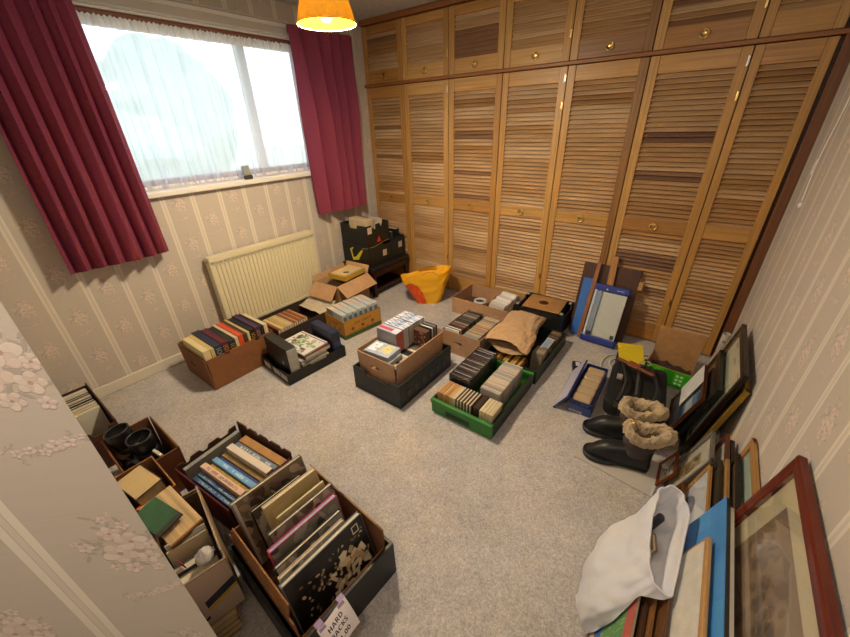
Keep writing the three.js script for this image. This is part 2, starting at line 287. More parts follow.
// ---------------------------------------------------------------- curtains and net
const velvet = mat(0x84304c, 0.85, { sheen: 0.6, sheenColor: new THREE.Color(0.45, 0.16, 0.26), sheenRoughness: 0.5, map: rep(fibreTex, 9, 14), side: THREE.DoubleSide });
function curtain(name, label, zA, zB, folds, seedN, lean, deep) {
  const q = mulberry(seedN), ph = Array.from({ length: folds + 2 }, () => q()), top = 2.2, bot = 0.84;
  const wob = (s) => { const k = s * folds, i = Math.floor(k), f = k - i; return (ph[i] ?? 0) * (1 - f) + (ph[i + 1] ?? 0) * f; };
  const t = thing(name, label, 'curtain', [0, 0, 0], 0, 'maroon velvet curtains');
  const surf = (off) => sheet(folds * 14, 40, (s, v) => {
    const y = top + (bot - top) * v, pinch = 0.35 + 0.65 * Math.min(1, v * 2.4), amp = (deep + 0.02 * wob(s)) * pinch;
    const a = (s * folds + 0.5 * (wob(s) - 0.5) + 0.12 * v * Math.sin(s * 9)) * PI * 2;
    const wz = Math.abs(zB - zA), z = zA + (zB - zA) * (s + 0.012 * Math.sin(a * 2 + v) + lean * (s - 0.5) * (v - 0.3) * 0.1);
    return [0.112 + off + amp * Math.sin(a) + 0.012 * Math.sin(v * 5 + s * 7), y + (v > 0.98 ? 0.006 * Math.sin(a) : 0), z];
  });
  const g = join([surf(0), surf(0.004)]);
  part(t, 'drape', g, velvet);
  part(t, 'heading_tape', bx(0.012, 0.05, Math.abs(zB - zA)), velvet, [0.085, 2.175, (zA + zB) / 2]);
  for (let k = 0; k < 6; k++) part(t, 'curtain_hook', cached('hook', () => new THREE.TorusGeometry(0.007, 0.0014, 6, 12)), brass, [0.065, 2.2, zA + (zB - zA) * (k + 0.5) / 6], [0, PI / 2, 0]);
}
curtain('curtain', 'maroon velvet curtain hanging beside the wardrobe', 0.245, 0.845, 5, 12, -1, 0.05);
curtain('curtain', 'maroon velvet curtain hanging at the far end from the wardrobe', 2.1, 2.575, 6, 23, 1, 0.028);
{ const t = thing('net_curtain', 'white sheer net curtain gathered across the window', 'net curtain');
  const nm = new THREE.MeshPhysicalMaterial({ color: 0xf4f8ff, roughness: 0.6, transmission: 0.8, thickness: 0, ior: 1.02, specularIntensity: 0.1, side: THREE.DoubleSide });
  const z0 = WZ0 + 0.02, z1 = WZ1 - 0.02, q = mulberry(4), ph = Array.from({ length: 60 }, () => q());
  const fold = (s, v) => { let a = 0; for (const [f, w, p] of [[23, 1, 0], [37, 0.6, 2], [61, 0.35, 4]]) a += w * Math.sin((s * f + 0.6 * v * Math.sin(s * 11 + p) + ph[Math.floor(s * 12)] * 0.3) * PI * 2 + p); return a; };
  const pleat = (s, v) => { let a = 0, b = 0; for (const [f, w, p] of [[17, 1, 0.4], [29, 0.8, 2.1], [47, 0.5, 4.4]]) { const th = (s * f + 0.25 * Math.sin(s * 13 + p) * (1 + v)) * PI * 2 + p; a += w * Math.sin(th); b += w * w * 0.014 * Math.sin(th * 0.5 + p) * Math.cos(th); } return [a, b]; };
  part(t, 'net', sheet(900, 10, (s, v) => { const k = pleat(s, v); return [-0.062 + 0.010 * k[0] * (0.5 + v * 0.5), 2.105 - 0.895 * v, z0 + (z1 - z0) * s + k[1] * (0.6 + 0.4 * v)]; }), nm);
  const hm = new THREE.MeshPhysicalMaterial({ color: 0xf4eee8, roughness: 0.9, transmission: 0.45, thickness: 0, ior: 1.02, side: THREE.DoubleSide });
  part(t, 'gathered_heading', sheet(420, 3, (s, v) => [-0.060 + 0.007 * fold(s, 0) + 0.004, 2.112 - 0.055 * v + 0.005 * Math.sin(s * 420) * (1 - v), z0 + (z1 - z0) * s]), hm);
  part(t, 'lace_hem', sheet(420, 2, (s, v) => [-0.060 + 0.008 * fold(s, 0.4) + 0.004, 1.226 - 0.018 * v - 0.005 * Math.abs(Math.sin(s * 150)) * v, z0 + (z1 - z0) * s]), hm);
  single('curtain_wire', 'thin brown rod carrying the net curtain', 'curtain rod', tube([[-0.05, 2.128, WZ0 + 0.002], [-0.05, 2.127, 1.4], [-0.05, 2.128, WZ1 - 0.002]], 0.008, 20, 8), mat(0x7b4632, 0.5)); }
{ const t = thing('air_freshener', 'small grey plastic block standing on the window sill', 'air freshener', [0.03, 1.201, 1.38], 0.2);
  part(t, 'body', rb(0.035, 0.03, 0.06, 0.006), plastic(0x3f4040, 0.5), [0, 0.015, 0]); part(t, 'cover', rb(0.03, 0.07, 0.055, 0.008), plastic(0x9a9b94, 0.45), [-0.004, 0.062, 0.004], [0, 0, 0.15]); }

// ---------------------------------------------------------------- radiator
{ const cream = mat(0xd9cfae, 0.4), z0 = 0.945, z1 = 1.865, y0 = 0.125, y1 = 0.72, t = thing('radiator', 'cream fluted panel radiator under the window', 'radiator', [0.1, y0, (z0 + z1) / 2]);
  const n = 28, L = z1 - z0, pts = [], H = y1 - y0; pts.push([-L / 2, 0]);
  for (let k = 0; k < n; k++) { const a = -L / 2 + 0.02 + (L - 0.04) * k / n, p = (L - 0.04) / n; pts.push([a + p * 0.1, 0], [a + p * 0.25, 0.009], [a + p * 0.5, 0.009], [a + p * 0.65, 0]); }
  pts.push([L / 2, 0], [L / 2, 0.016], [-L / 2, 0.016]);
  const mk = (h) => { const g = new THREE.ExtrudeGeometry(poly(pts), { depth: h, bevelEnabled: false }); g.rotateX(-PI / 2); g.rotateY(PI / 2); return muv(g); };
  part(t, 'front_panel', mk(H - 0.06), cream, [0, 0.03, 0]);
  for (const yy of [0.018, H - 0.045]) part(t, 'seam', rb(0.014, 0.03, L, 0.006), cream, [-0.007, yy, 0]);
  part(t, 'top_grille', join([shift(rb(0.07, 0.012, L, 0.004), -0.034, H - 0.004, 0), shift(rb(0.006, 0.035, L, 0.002), 0, H - 0.015, 0)]), cream);
  for (const s of [-1, 1]) part(t, 'side_panel', rb(0.066, H, 0.006, 0.002), cream, [-0.034, H / 2, s * (L / 2 + 0.002)]);
  part(t, 'back_panel', bx(0.012, H - 0.05, L), cream, [-0.062, H / 2, 0]);
  part(t, 'bracket', join([shift(bx(0.03, 0.4, 0.02), -0.085, H / 2, -0.3), shift(bx(0.03, 0.4, 0.02), -0.085, H / 2, 0.3)]), cream);
  part(t, 'vent_plug', lathe([[0, 0.012], [0.006, 0.012], [0.008, 0], [0, 0]], 14).rotateX(PI / 2), brass, [-0.03, H - 0.03, L / 2 + 0.006]);
  part(t, 'valve', join([shift(new THREE.CylinderGeometry(0.012, 0.012, 0.06, 14), -0.03, 0.03, L / 2 + 0.03), shift(new THREE.CylinderGeometry(0.008, 0.008, 0.125, 12), -0.03, -0.06, L / 2 + 0.03)]), mat(0xb8a888, 0.35)); }

// ---------------------------------------------------------------- pendant lamp
{ const L = [1.352, 1.927, 1.576], t = thing('pendant_lamp', 'pale yellow conical pendant lampshade hanging lit from the ceiling', 'lamp', [L[0], HC, L[2]]);
  const dy = L[1] - HC;
  const sm = new THREE.MeshPhysicalMaterial({ color: 0xe2b765, roughness: 0.95, transmission: 0.3, thickness: 0, ior: 1.1, specularIntensity: 0.2, map: rep(fibreTex, 6, 2), side: THREE.DoubleSide });
  const lm = new THREE.MeshPhysicalMaterial({ color: new THREE.Color(0.8, 0.6, 0.003), roughness: 1, transmission: 0.02, thickness: 0, ior: 1.05, specularIntensity: 0, side: THREE.DoubleSide });
  const R0 = 0.126, R1 = 0.062, SH = 0.215;
  part(t, 'lamp_shade', lathe([[R0, 0], [R1, SH]], 56), sm, [0, dy, 0]);
  part(t, 'shade_lining', lathe([[R0 - 0.003, 0.001], [R1 - 0.003, SH]], 56), lm, [0, dy, 0]);
  part(t, 'rim_band', join([new THREE.TorusGeometry(R0, 0.0025, 8, 56).rotateX(PI / 2), new THREE.TorusGeometry(R1, 0.0025, 8, 40).rotateX(PI / 2).translate(0, SH, 0)]), mat(0xe0c070, 0.8), [0, dy, 0]);
  part(t, 'spider', join([0, 1, 2].map((k) => new THREE.CylinderGeometry(0.0015, 0.0015, R1, 6).rotateZ(PI / 2).translate(R1 / 2, SH - 0.02, 0).rotateY(k * PI * 2 / 3))), steel, [0, dy, 0]);
  part(t, 'bulb_holder', lathe([[0, 0.075], [0.008, 0.07], [0.017, 0.045], [0.019, 0], [0, 0]], 20), mat(0xeeeae0, 0.4), [0, dy + 0.1, 0]);
  const bulb = lathe([[0, 0], [0.018, 0.004], [0.029, 0.025], [0.027, 0.045], [0.014, 0.07], [0.013, 0.085]], 24);
  part(t, 'bulb', bulb, new THREE.MeshStandardMaterial({ color: 0xfff0d0, emissive: 0xffd080, emissiveIntensity: 4 }), [0, dy + 0.003, 0]);
  part(t, 'cord', new THREE.CylinderGeometry(0.003, 0.003, -dy - 0.17, 8), mat(0xe8e4da, 0.5), [0, (dy + 0.17) / 2, 0]);
  part(t, 'ceiling_rose', lathe([[0, 0], [0.03, -0.006], [0.045, -0.025], [0, -0.025]].map(([a, b]) => [a, b]), 24).translate(0, 0, 0), mat(0xeeeae0, 0.5), [0, -0.001, 0]);
  const p = new THREE.PointLight(0xffeed6, 7.4); p.position.set(L[0], L[1] + 0.032, L[2]); p.castShadow = true; p.shadow.radius = 4; scene.add(p); }
// opal globe lamp by the doorway behind the camera: it lights the slanting partition and the fronts of things
{ const G = [2.72, 2.08, 3.25], t = thing('globe_lamp', 'white opal globe lamp hanging by the doorway', 'lamp', [G[0], HC, G[2]]);
  part(t, 'ceiling_rose', lathe([[0, 0], [0.045, 0], [0.04, -0.025], [0, -0.025]], 24), mat(0xeeeae0, 0.5), [0, -0.001, 0]);
  part(t, 'stem', new THREE.CylinderGeometry(0.006, 0.006, HC - G[1] - 0.1, 10), steel, [0, -(HC - G[1] - 0.1) / 2, 0]);
  part(t, 'gallery', lathe([[0.045, 0], [0.05, 0.02], [0.02, 0.035], [0, 0.035]], 24), steel, [0, G[1] - HC + 0.085, 0]);
  part(t, 'lamp_globe', new THREE.SphereGeometry(0.1, 32, 20), new THREE.MeshStandardMaterial({ color: 0xffffff, emissive: 0xfff2e0, emissiveIntensity: 3, roughness: 0.5 }), [0, G[1] - HC, 0]);
  const p = new THREE.PointLight(0xfff0de, 1.5); p.position.set(...G); p.castShadow = true; p.shadow.radius = 5; scene.add(p); }
// light pull on the picture wall
{ const t = thing('pull_cord', 'thin white pull cord with a loop hanging on the picture wall', 'pull cord', [XR - 0.012, 0, 0]);
  const c = mat(0xf2efe8, 0.6);
  part(t, 'cord', tube([[0, 2.34, 0.5], [0, 1.9, 0.49], [0, 1.55, 0.465], [0, 1.34, 0.4], [0, 1.16, 0.435]], 0.0022, 60, 6), c);
  part(t, 'loop', tube([[0, 1.34, 0.4], [0.002, 1.33, 0.36], [0.002, 1.30, 0.345], [0, 1.27, 0.36], [0, 1.29, 0.385]], 0.002, 30, 6), c);
  part(t, 'acorn', lathe([[0, 0], [0.006, 0.002], [0.008, 0.012], [0.004, 0.022], [0, 0.024]], 14), c, [0, 1.13, 0.437]); }
// ---------------------------------------------------------------- builders for boxes, books and cases
// flat panel in x/y, centred on x, from y = 0 up; notch: [x0, x1, depth] cut into the top edge, hole: [x, y, w, h]
function panelGeo(w, h, t, o = {}) {
  return cached('panel' + [w, h, t].map(r4) + JSON.stringify(o), () => {
    const pts = [[-w / 2, 0], [w / 2, 0], [w / 2, h]];
    for (const [a, b, d] of [...(o.notch ?? [])].reverse()) { const c = Math.min(0.012, (b - a) / 3); pts.push([b, h], [b - c, h - d], [a + c, h - d], [a, h]); }
    pts.push([-w / 2, h]);
    const s = poly(pts);
    for (const [x, y, hw, hh] of o.hole ?? []) { const p = new THREE.Path(), r = hh / 2; p.moveTo(x - hw / 2 + r, y - r); p.lineTo(x + hw / 2 - r, y - r); p.absarc(x + hw / 2 - r, y, r, -PI / 2, PI / 2, false); p.lineTo(x - hw / 2 + r, y + r); p.absarc(x - hw / 2 + r, y, r, PI / 2, PI * 1.5, false); s.holes.push(p); }
    const g = new THREE.ExtrudeGeometry(s, { depth: t, bevelEnabled: false, curveSegments: 6 }); g.translate(0, 0, -t / 2); return muv(g);
  });
}
// open-topped box. wx, wz: outer size; o.front / back / right / left: panel options (front faces +z, right faces +x); o.flare: outward tilt
function openBox(name, label, category, cx, cz, wx, wz, h, material, o = {}) {
  const t = o.t ?? 0.005, y0 = o.y0 ?? 0, b = thing(name, label, category, [cx, y0, cz], o.rot ?? 0, o.group);
  const fl = o.flare ?? 0, M = (k) => o[k]?.mat ?? material;
  part(b, 'base_panel', bx(wx - 2 * t, t, wz - 2 * t), material, [0, t / 2 + 0.001, 0]);
  const side = (k, w, pos, ry, tilt) => part(b, 'side_panel', panelGeo(w, o[k]?.h ?? h, t, { notch: o[k]?.notch, hole: o[k]?.hole }), M(k), pos, [tilt, ry, 0]).rotation.order = 'YXZ';
  side('front', wx, [0, 0, wz / 2 - t / 2], 0, fl); side('back', wx, [0, 0, -wz / 2 + t / 2], PI, fl);
  side('right', wz - 2 * t, [wx / 2 - t / 2, 0, 0], PI / 2, fl); side('left', wz - 2 * t, [-wx / 2 + t / 2, 0, 0], -PI / 2, fl);
  if (o.lip) for (const [k, w, x, z] of [['front', wx, 0, wz / 2], ['back', wx, 0, -wz / 2]]) part(b, 'corner_post', bx(0.02, h + 0.012, 0.02), material, [wx / 2 - 0.012, (h + 0.012) / 2, z * 0.94]);
  b.at = (x, y, z) => { const c = Math.cos(b.rotation.y), s = Math.sin(b.rotation.y); return [cx + x * c + z * s, y0 + y, cz - x * s + z * c]; };
  return b;
}
const pageMat = paper(0xe4d8bc), pageMat2 = paper(0xd2c09a);
// hardback or paperback, lying as modelled: height along x, thickness along y, width along z (spine at -z)
function bookGeos(L, T, W, soft) {
  return cached('bk' + [L, T, W].map(r4) + soft, () => {
    const c = soft ? 0.0012 : 0.003, o = soft ? 0 : 0.003;
    return [join([shift(bx(L, c, W), 0, T - c / 2, 0), shift(bx(L, c, W), 0, c / 2, 0), shift(rb(L, T, 0.006, 0.0025), 0, T / 2, -W / 2)]), bx(L - 2 * o, T - 2 * c, W - o - 0.004).clone().translate(0, T / 2, -o / 2 + 0.001)];
  });
}
const eul = (x, y, z, order = 'XYZ') => new THREE.Quaternion().setFromEuler(new THREE.Euler(x, y, z, order));
function basisQ(ex, ey) { const a = new THREE.Vector3(...ex).normalize(), b = new THREE.Vector3(...ey); b.addScaledVector(a, -b.dot(a)).normalize(); const c = new THREE.Vector3().crossVectors(a, b); return new THREE.Quaternion().setFromRotationMatrix(new THREE.Matrix4().makeBasis(a, b, c)); }
function book(label, dims, color, pos, q, o = {}) {
  const [L, T, W] = dims, [cov, pg] = bookGeos(L, T, W, o.soft ?? false), b = thing(o.name ?? 'book', label, o.category ?? 'book', pos, 0, o.group);
  b.quaternion.copy(q);
  part(b, 'cover', cov, color.isMaterial ? color : mat(color, o.rough ?? 0.55));
  part(b, 'pages', pg, o.pages ?? pageMat);
  if (o.front) part(b, 'cover_print', cached('cp' + r4(L) + r4(W), () => new THREE.PlaneGeometry(L - 0.004, W - 0.004).rotateX(-PI / 2)), o.front, [0, T + 0.0004, 0]);
  if (o.title) part(b, 'spine_print', cached('sp' + r4(L * (o.titleLen ?? 0.8)) + r4(T), () => new THREE.PlaneGeometry(L * (o.titleLen ?? 0.8), T * 0.8).rotateY(PI)), o.title, [0, T / 2, -W / 2 - 0.0034]);
  return b;
}
// Qup: spine to +y, height along +x, thickness along z.   Qst(d): upright, spine facing direction d on the floor plane
const Q_SPINE_UP_X = basisQ([1, 0, 0], [0, 0, 1]);      // ex = x, ey(thickness) = z, ez = x cross z = -y, so spine (-z local) = +y
const Q_SPINE_UP_Z = basisQ([0, 0, 1], [-1, 0, 0]);     // height along z, thickness along -x, spine up
const Q_STAND_SPINE_PX = basisQ([0, 1, 0], [0, 0, -1]); // height up, thickness -z, ez = y cross -z = -x, spine faces +x
const Q_STAND_SPINE_PZ = basisQ([0, 1, 0], [1, 0, 0]);  // thickness +x, ez = y cross x = -z, spine faces +z
// print helpers: flat lettering-like marks and picture textures
function printMat(w, h, draw, rough = 0.5) { return new THREE.MeshPhysicalMaterial({ map: canvasTex(w, h, draw), roughness: rough }); }
function scribble(g, x, y, w, h, n, color, seedN) { const q = mulberry(seedN); g.fillStyle = color; let cx = x; const step = w / n; for (let k = 0; k < n; k++) { if (q() > 0.14) { g.fillRect(cx, y + (q() < 0.3 ? -h * 0.12 : 0), step * 0.22, h); if (q() > 0.4) g.fillRect(cx, y, step * 0.7, h * 0.2); if (q() > 0.5) g.fillRect(cx, y + h * 0.8, step * 0.65, h * 0.2); if (q() > 0.5) g.fillRect(cx + step * 0.5, y, step * 0.2, h); } cx += step; } }
const textMat = {};
function spineText(bg, fg, seedN, n = 16) { return textMat[bg + fg + seedN] ??= printMat(256, 32, (g, w, h) => { g.fillStyle = bg; g.fillRect(0, 0, w, h); scribble(g, 10, 8, w - 20, 15, n, fg, seedN); }); }
// a run of like cases or paperbacks; each is a thing of its own
const caseMats = {};
function row(name, label, category, group, n, size, start, step, q, colors, seedN, o = {}) {
  const k = mulberry(seedN), [L, T, W] = size; let p = [...start];
  for (let i = 0; i < n; i++) {
    const c = colors[o.cycle ? i % colors.length : Math.floor(k() * colors.length)], m = single(name, label, category, o.geo ?? rb(L, T * 0.93, W, 0.0015), c.isMaterial ? c : mat(c, o.rough ?? 0.35), [p[0], p[1] + (k() - 0.5) * (o.jit ?? 0.004), p[2]], undefined, group);
    m.quaternion.copy(q); if (o.tilt) m.rotateX((k() - 0.5) * o.tilt);
    if (o.insert) part(m, 'spine_label', cached('ins' + L + T + W, () => bx(L * 0.86, T * 0.6, 0.001)), o.insert[Math.floor(k() * o.insert.length)].isMaterial ? o.insert[Math.floor(k() * o.insert.length)] : mat(o.insert[Math.floor(k() * o.insert.length)], 0.6), [0, 0, -W / 2 - 0.0008]);
    p = [p[0] + step[0], p[1] + step[1], p[2] + step[2]];
  }
}
// ================================================================ boxes along the window wall
const kraft = card(0xcda47c), kraft2 = card(0xa9764a), kraftD = card(0x8a5a38), blackCard = mat(0x17191a, 0.6, { map: fibre }), greenBlack = mat(0x14201a, 0.55), navyM = mat(0x1c2440, 0.45);
// carton of large bound volumes below the curtain
{ const X = 0.374, Z = 2.02;
  openBox('cardboard_box', 'brown cardboard carton with hand hole holding large bound volumes beside the radiator', 'box', X, Z, 0.4, 0.475, 0.236, kraftD, { t: 0.006, front: { hole: [[-0.03, 0.13, 0.075, 0.022]] }, right: { notch: [[-0.115, -0.075, 0.02], [0.10, 0.14, 0.02]] }, flare: 0.03 });
  const V = [['cream', 0xdccb98, 0.045, 'cream'], ['butter yellow', 0xcdb878, 0.026, 'butter'], ['navy blue', 0x262d44, 0.05, 0], ['maroon', 0x5a1c2c, 0.045, 0], ['bottle green', 0x1c2a28, 0.045, 0], ['off-white', 0xd0bca0, 0.024, 1], ['bright orange', 0xd4502a, 0.036, 0], ['olive brown', 0x4a4028, 0.028, 0], ['pale buff', 0xcdb682, 0.02, 1], ['jet black', 0x14161c, 0.04, 0], ['dark plum', 0x46284a, 0.04, 0], ['charcoal', 0x20222c, 0.026, 0], ['ivory', 0xd8c9a0, 0.03, 1]];
  let z = Z + 0.228;
  V.forEach(([n, c, T], i) => {
    const H = 0.285 + [0.0, -0.002, 0.006, 0.008, -0.004, 0, 0.006, 0, 0.002, 0.01, 0.014, 0.002, 0.004][i];
    const W = 0.3 + (i % 3) * 0.012, b = book(`${n} bound volume standing in the brown carton by the radiator`, [H, T - 0.002, W], c, [X + 0.18 - W / 2, 0.008, z], Q_STAND_SPINE_PX, { pages: mat(c, 0.6), group: 'large volumes in the brown carton' });
    b.position.y += H / 2;
    if (c < 0x600000 && T > 0.03) part(b, 'spine_ornament', cached('orn' + T, () => join([new THREE.TorusGeometry(T * 0.26, 0.002, 6, 18).rotateX(0).translate(0, 0, 0), shift(bx(T * 0.7, 0.003, 0.001), 0, T * 0.5, 0), shift(bx(T * 0.7, 0.003, 0.001), 0, -T * 0.5, 0)]).rotateZ(PI / 2)), mat(i === 2 ? 0x8aa0b0 : 0xa08038, 0.4), [H * 0.32, (T - 0.002) / 2, -W / 2 - 0.004], [0, PI, 0]);
    z -= T;
  }); }

// low black tray: box file, magazines, navy file
{ const X = 0.782, Z = 1.688, R = -0.085;
  const tr = openBox('plastic_tray', 'low black tray with white printed panels holding a box file and magazines', 'tray', X, Z, 0.37, 0.47, 0.085, blackCard, { rot: R, t: 0.007, right: { notch: [[-0.06, 0.08, 0.02]] }, front: { notch: [[-0.07, 0.07, 0.018]] } }), at = tr.at;
  for (const x of [-0.11, 0.02, 0.12]) part(tr, 'printed_panel', bx(0.085, 0.045, 0.001), paper(0xc9c4b2), [x, 0.042, 0.2356]);
  const f = thing('box_file', 'tall black box file standing at one end of the low tray', 'box file', at(0.012, 0.0095, 0.165), [0, R, 0]);
  part(f, 'case', rb(0.3, 0.245, 0.075, 0.006), mat(0x15171b, 0.45), [0, 0.1225, 0]); part(f, 'lid_edge', rb(0.006, 0.235, 0.07, 0.002), paper(0xb8b4a6), [0.152, 0.12, -0.002]); part(f, 'finger_ring', new THREE.TorusGeometry(0.011, 0.002, 8, 18), steel, [0.08, 0.12, 0.039]);
  const n = thing('box_file', 'navy blue box file standing at the tray end near the video box', 'box file', at(0.03, 0.0095, -0.185), [0, R, 0]);
  part(n, 'case', rb(0.275, 0.215, 0.075, 0.012), navyM, [0, 0.1075, 0]); part(n, 'spine_label', rb(0.002, 0.06, 0.05, 0.001), mat(0x2c3a66, 0.4), [0.1385, 0.1, 0]);
  const mag = printMat(256, 256, (g, w, h) => { g.fillStyle = '#d9d6cc'; g.fillRect(0, 0, w, h); const q = mulberry(8); for (let k = 0; k < 60; k++) { g.fillStyle = ['#6f9a5c', '#8fae7a', '#54364a', '#7a4a58', '#e8e4da', '#a9a497', '#4d6b44'][Math.floor(q() * 7)]; g.beginPath(); g.ellipse(20 + q() * 210, 20 + q() * 200, 6 + q() * 22, 5 + q() * 14, q() * 3, 0, 7); g.fill(); } g.fillStyle = '#7a3040'; g.fillRect(0, 232, w, 10); }, 0.35);
  const cols = [0x8a8478, 0xa09884, 0xc4beb0, 0x6a2630, 0xb9b3a4];
  cols.forEach((c, i) => { const p = at(0.0 + (i % 2) * 0.012, 0.03 + i * 0.027 + (i === 4 ? 0.004 : 0), -0.02 + (i % 3) * 0.01); book(['grey', 'tan', 'cream', 'dark red', 'top green-and-white'][i] + ' magazine lying in the low black tray pile', [0.29, i === 4 ? 0.012 : 0.026, 0.21], c, p, eul(0, R + PI / 2 + PI / 2 + (i - 2) * 0.05, 0), { soft: true, name: 'magazine', category: 'magazine', front: i === 4 ? mag : undefined, pages: paper(0xcfc8b8) }); });
}
// shallow tray of paperbacks under the radiator
{ const X = 0.3, Z = 1.39;
  const tr = openBox('shallow_box', 'shallow dark-rimmed box of paperbacks under the radiator', 'box', X, Z, 0.38, 0.6, 0.13, card(0x3a2a24), { t: 0.008, front: { h: 0.09 } });
  const pal = [0xc9a860, 0xd8c088, 0x8a4a34, 0xb88a58, 0xcfc2a0, 0xa87848];
  const names = ['yellow', 'cream', 'rust', 'tan', 'pale', 'ochre'];
  let z = Z + 0.27;
  for (let i = 0; i < 12; i++) { const T = [0.02, 0.03, 0.022, 0.014, 0.026, 0.012, 0.018, 0.018, 0.018, 0.018, 0.018, 0.018][i], c = i < 6 ? [2, 1, 0, 4, 1, 4][i] : [2, 3, 2, 5, 2, 3][i - 6]; book(i < 6 ? `${names[c]} paperback, number ${['one', 'two', 'three', 'four', 'five', 'six'][i]} from the carton end of the shallow box` : 'thin rust-and-tan paperback in the close row of the shallow box', [0.26, T - 0.001, 0.11], pal[c], [X, 0.075, z - T], Q_SPINE_UP_X, { soft: true, group: i < 6 ? 'loose paperbacks in the shallow box' : 'close row of paperbacks in the shallow box', rough: 0.7 }); z -= T + 0.004; }
  const pl = thing('paper_sheet', 'crumpled white printed paper lining the far end of the shallow box', 'paper', [X, 0.06, Z - 0.24]);
  part(pl, 'sheet', sheet(20, 14, (u, v) => [-0.16 + 0.34 * u, 0.05 + 0.07 * Math.pow(1 - v, 2) + 0.012 * noise.noise(u * 5, v * 5, 2), -0.05 + 0.16 * v]), mat(0xcfc2ac, 0.8, { map: fibre, side: THREE.DoubleSide })); }

// cardboard box with open flaps and a yellow box lid on top
{ const X = 0.308, Z = 0.862, H = 0.29, wx = 0.29, wz = 0.4;
  const b = openBox('cardboard_box', 'tan cardboard box with flaps folded outward and a yellow box on top', 'box', X, Z, wx, wz, H, kraft, { t: 0.005, rot: 0.06, right: { mat: card(0xb08256) }, front: { mat: card(0xa87a3c) } });
  const fl = (w, l, pos, rot) => { const m = part(b, 'flap', panelGeo(w, l, 0.005), card(0xcb9f74), pos, rot); m.rotation.order = 'YXZ'; };
  fl(wx, 0.14, [0, H, wz / 2], [rad(140), 0, 0]); fl(wz, 0.14, [wx / 2, H, 0], [rad(128), PI / 2, 0]); fl(wx, 0.075, [0, H, -wz / 2], [rad(25), PI, 0]); fl(wz, 0.05, [-wx / 2, H, 0], [rad(20), -PI / 2, 0]);
  part(b, 'printed_mark', bx(0.001, 0.03, 0.12), card(0x7a5636), [wx / 2 + 0.001, 0.1, 0.0]);
  const y = H - 0.1;
  for (let i = 0; i < 9; i++) book('slim dark paperback packed upright in the box with flaps', [0.2, 0.03, 0.13], [0x3a2620, 0x5a4030, 0x2a2420, 0x6a5040][i % 4], [X + 0.02, y - 0.005, Z + 0.15 - i * 0.036], Q_SPINE_UP_X, { soft: true, group: 'paperbacks in the box with flaps' });
  const t = thing('shallow_carton', 'shallow mustard yellow tray carton resting on the box with flaps', 'carton', [X + 0.03, H + 0.012, Z - 0.045], 0.1), ym = mat(0xb8962e, 0.6);
  part(t, 'base_panel', bx(0.21, 0.004, 0.27), ym, [0, 0.002, 0]);
  for (const [w, x, z, r] of [[0.21, 0, 0.133, 0], [0.21, 0, -0.133, 0], [0.27, 0.103, 0, PI / 2], [0.27, -0.103, 0, PI / 2]]) part(t, 'side_panel', bx(w, 0.042, 0.004), ym, [x, 0.023, z], [0, r, 0]);
  const nb = book('buff paper-covered book lying in the mustard tray carton', [0.24, 0.03, 0.175], 0xd6b988, [X + 0.03, H + 0.028, Z - 0.05], eul(0, PI / 2 + 0.1, 0), { soft: true });
  single('spectacle_case', 'small dark slim case on the buff book in the mustard carton', 'case', rb(0.05, 0.008, 0.014, 0.003), mat(0x222018, 0.5), [X + 0.075, H + 0.063, Z + 0.0], [0, 0.7, 0]); }

// printed fruit carton of video cassettes
{ const X = 0.71, Z = 1.12, R = -0.14, wx = 0.275, wz = 0.375, H = 0.165;
  const side = printMat(512, 200, (g, w, h) => { g.fillStyle = '#b8842e'; g.fillRect(0, 0, w, h); g.fillStyle = '#3f5a2a'; g.fillRect(0, h - 46, w, 46); g.fillStyle = '#6a3a1a'; scribble(g, 130, 40, 250, 26, 14, '#5a3216', 5); for (const x of [110, 250, 390]) { g.fillStyle = '#7a3a1c'; g.beginPath(); g.ellipse(x, 105, 22, 18, 0, 0, 7); g.fill(); } g.fillStyle = '#5a3216'; scribble(g, 60, 135, 380, 12, 24, '#5a3216', 9); }, 0.7);
  const b = openBox('fruit_carton', 'orange-brown printed carton full of pale video cassettes', 'carton', X, Z, wx, wz, H, card(0xa87834), { rot: R, t: 0.005 }), at = b.at;
  part(b, 'printed_side', new THREE.PlaneGeometry(wz - 0.01, H - 0.01), side, [wx / 2 + 0.001, H / 2, 0], [0, PI / 2, 0]);
  part(b, 'printed_side', new THREE.PlaneGeometry(wx - 0.01, H - 0.01), side, [0, H / 2, wz / 2 + 0.001]);
  const vm = printMat(128, 128, (g, w, h) => { g.fillStyle = '#b4bcbc'; g.fillRect(0, 0, w, h); const q = mulberry(6); for (let k = 0; k < 30; k++) { g.fillStyle = ['#8fa4ae', '#d4d2c2', '#5f7a92', '#c8c2a8', '#7d8a80'][Math.floor(q() * 5)]; g.fillRect(q() * 110, q() * 110, 10 + q() * 40, 6 + q() * 20); } }, 0.35);
  const q = new THREE.Quaternion().setFromAxisAngle(new THREE.Vector3(0, 1, 0), R);
  const nm = ['nearest the navy file', 'second from the navy file', 'third from the navy file', 'fourth from the navy file', 'fifth from the navy file', 'sixth from the navy file', 'furthest from the navy file'];
  for (let i = 0; i < 7; i++) { const t = thing('video_case', `pale blue-grey video set standing in the printed carton, ${nm[i]}`, 'video case', at(0.005, 0.0115, wz / 2 - 0.032 - i * 0.0515), R, 'video sets in the printed carton');
    part(t, 'sleeve', rb(0.235, 0.205 + (i % 2) * 0.006, 0.046, 0.002), vm, [0, 0.103, 0]); part(t, 'top_label', bx(0.09, 0.001, 0.042), mat(0xcbb8a8, 0.5), [-0.055, 0.2065 + (i % 2) * 0.003, 0]); part(t, 'spine_label', bx(0.001, 0.17, 0.03), mat([0x4c6a88, 0x5a6c70, 0x46607a][i % 3], 0.5), [0.118, 0.1, 0]); } }

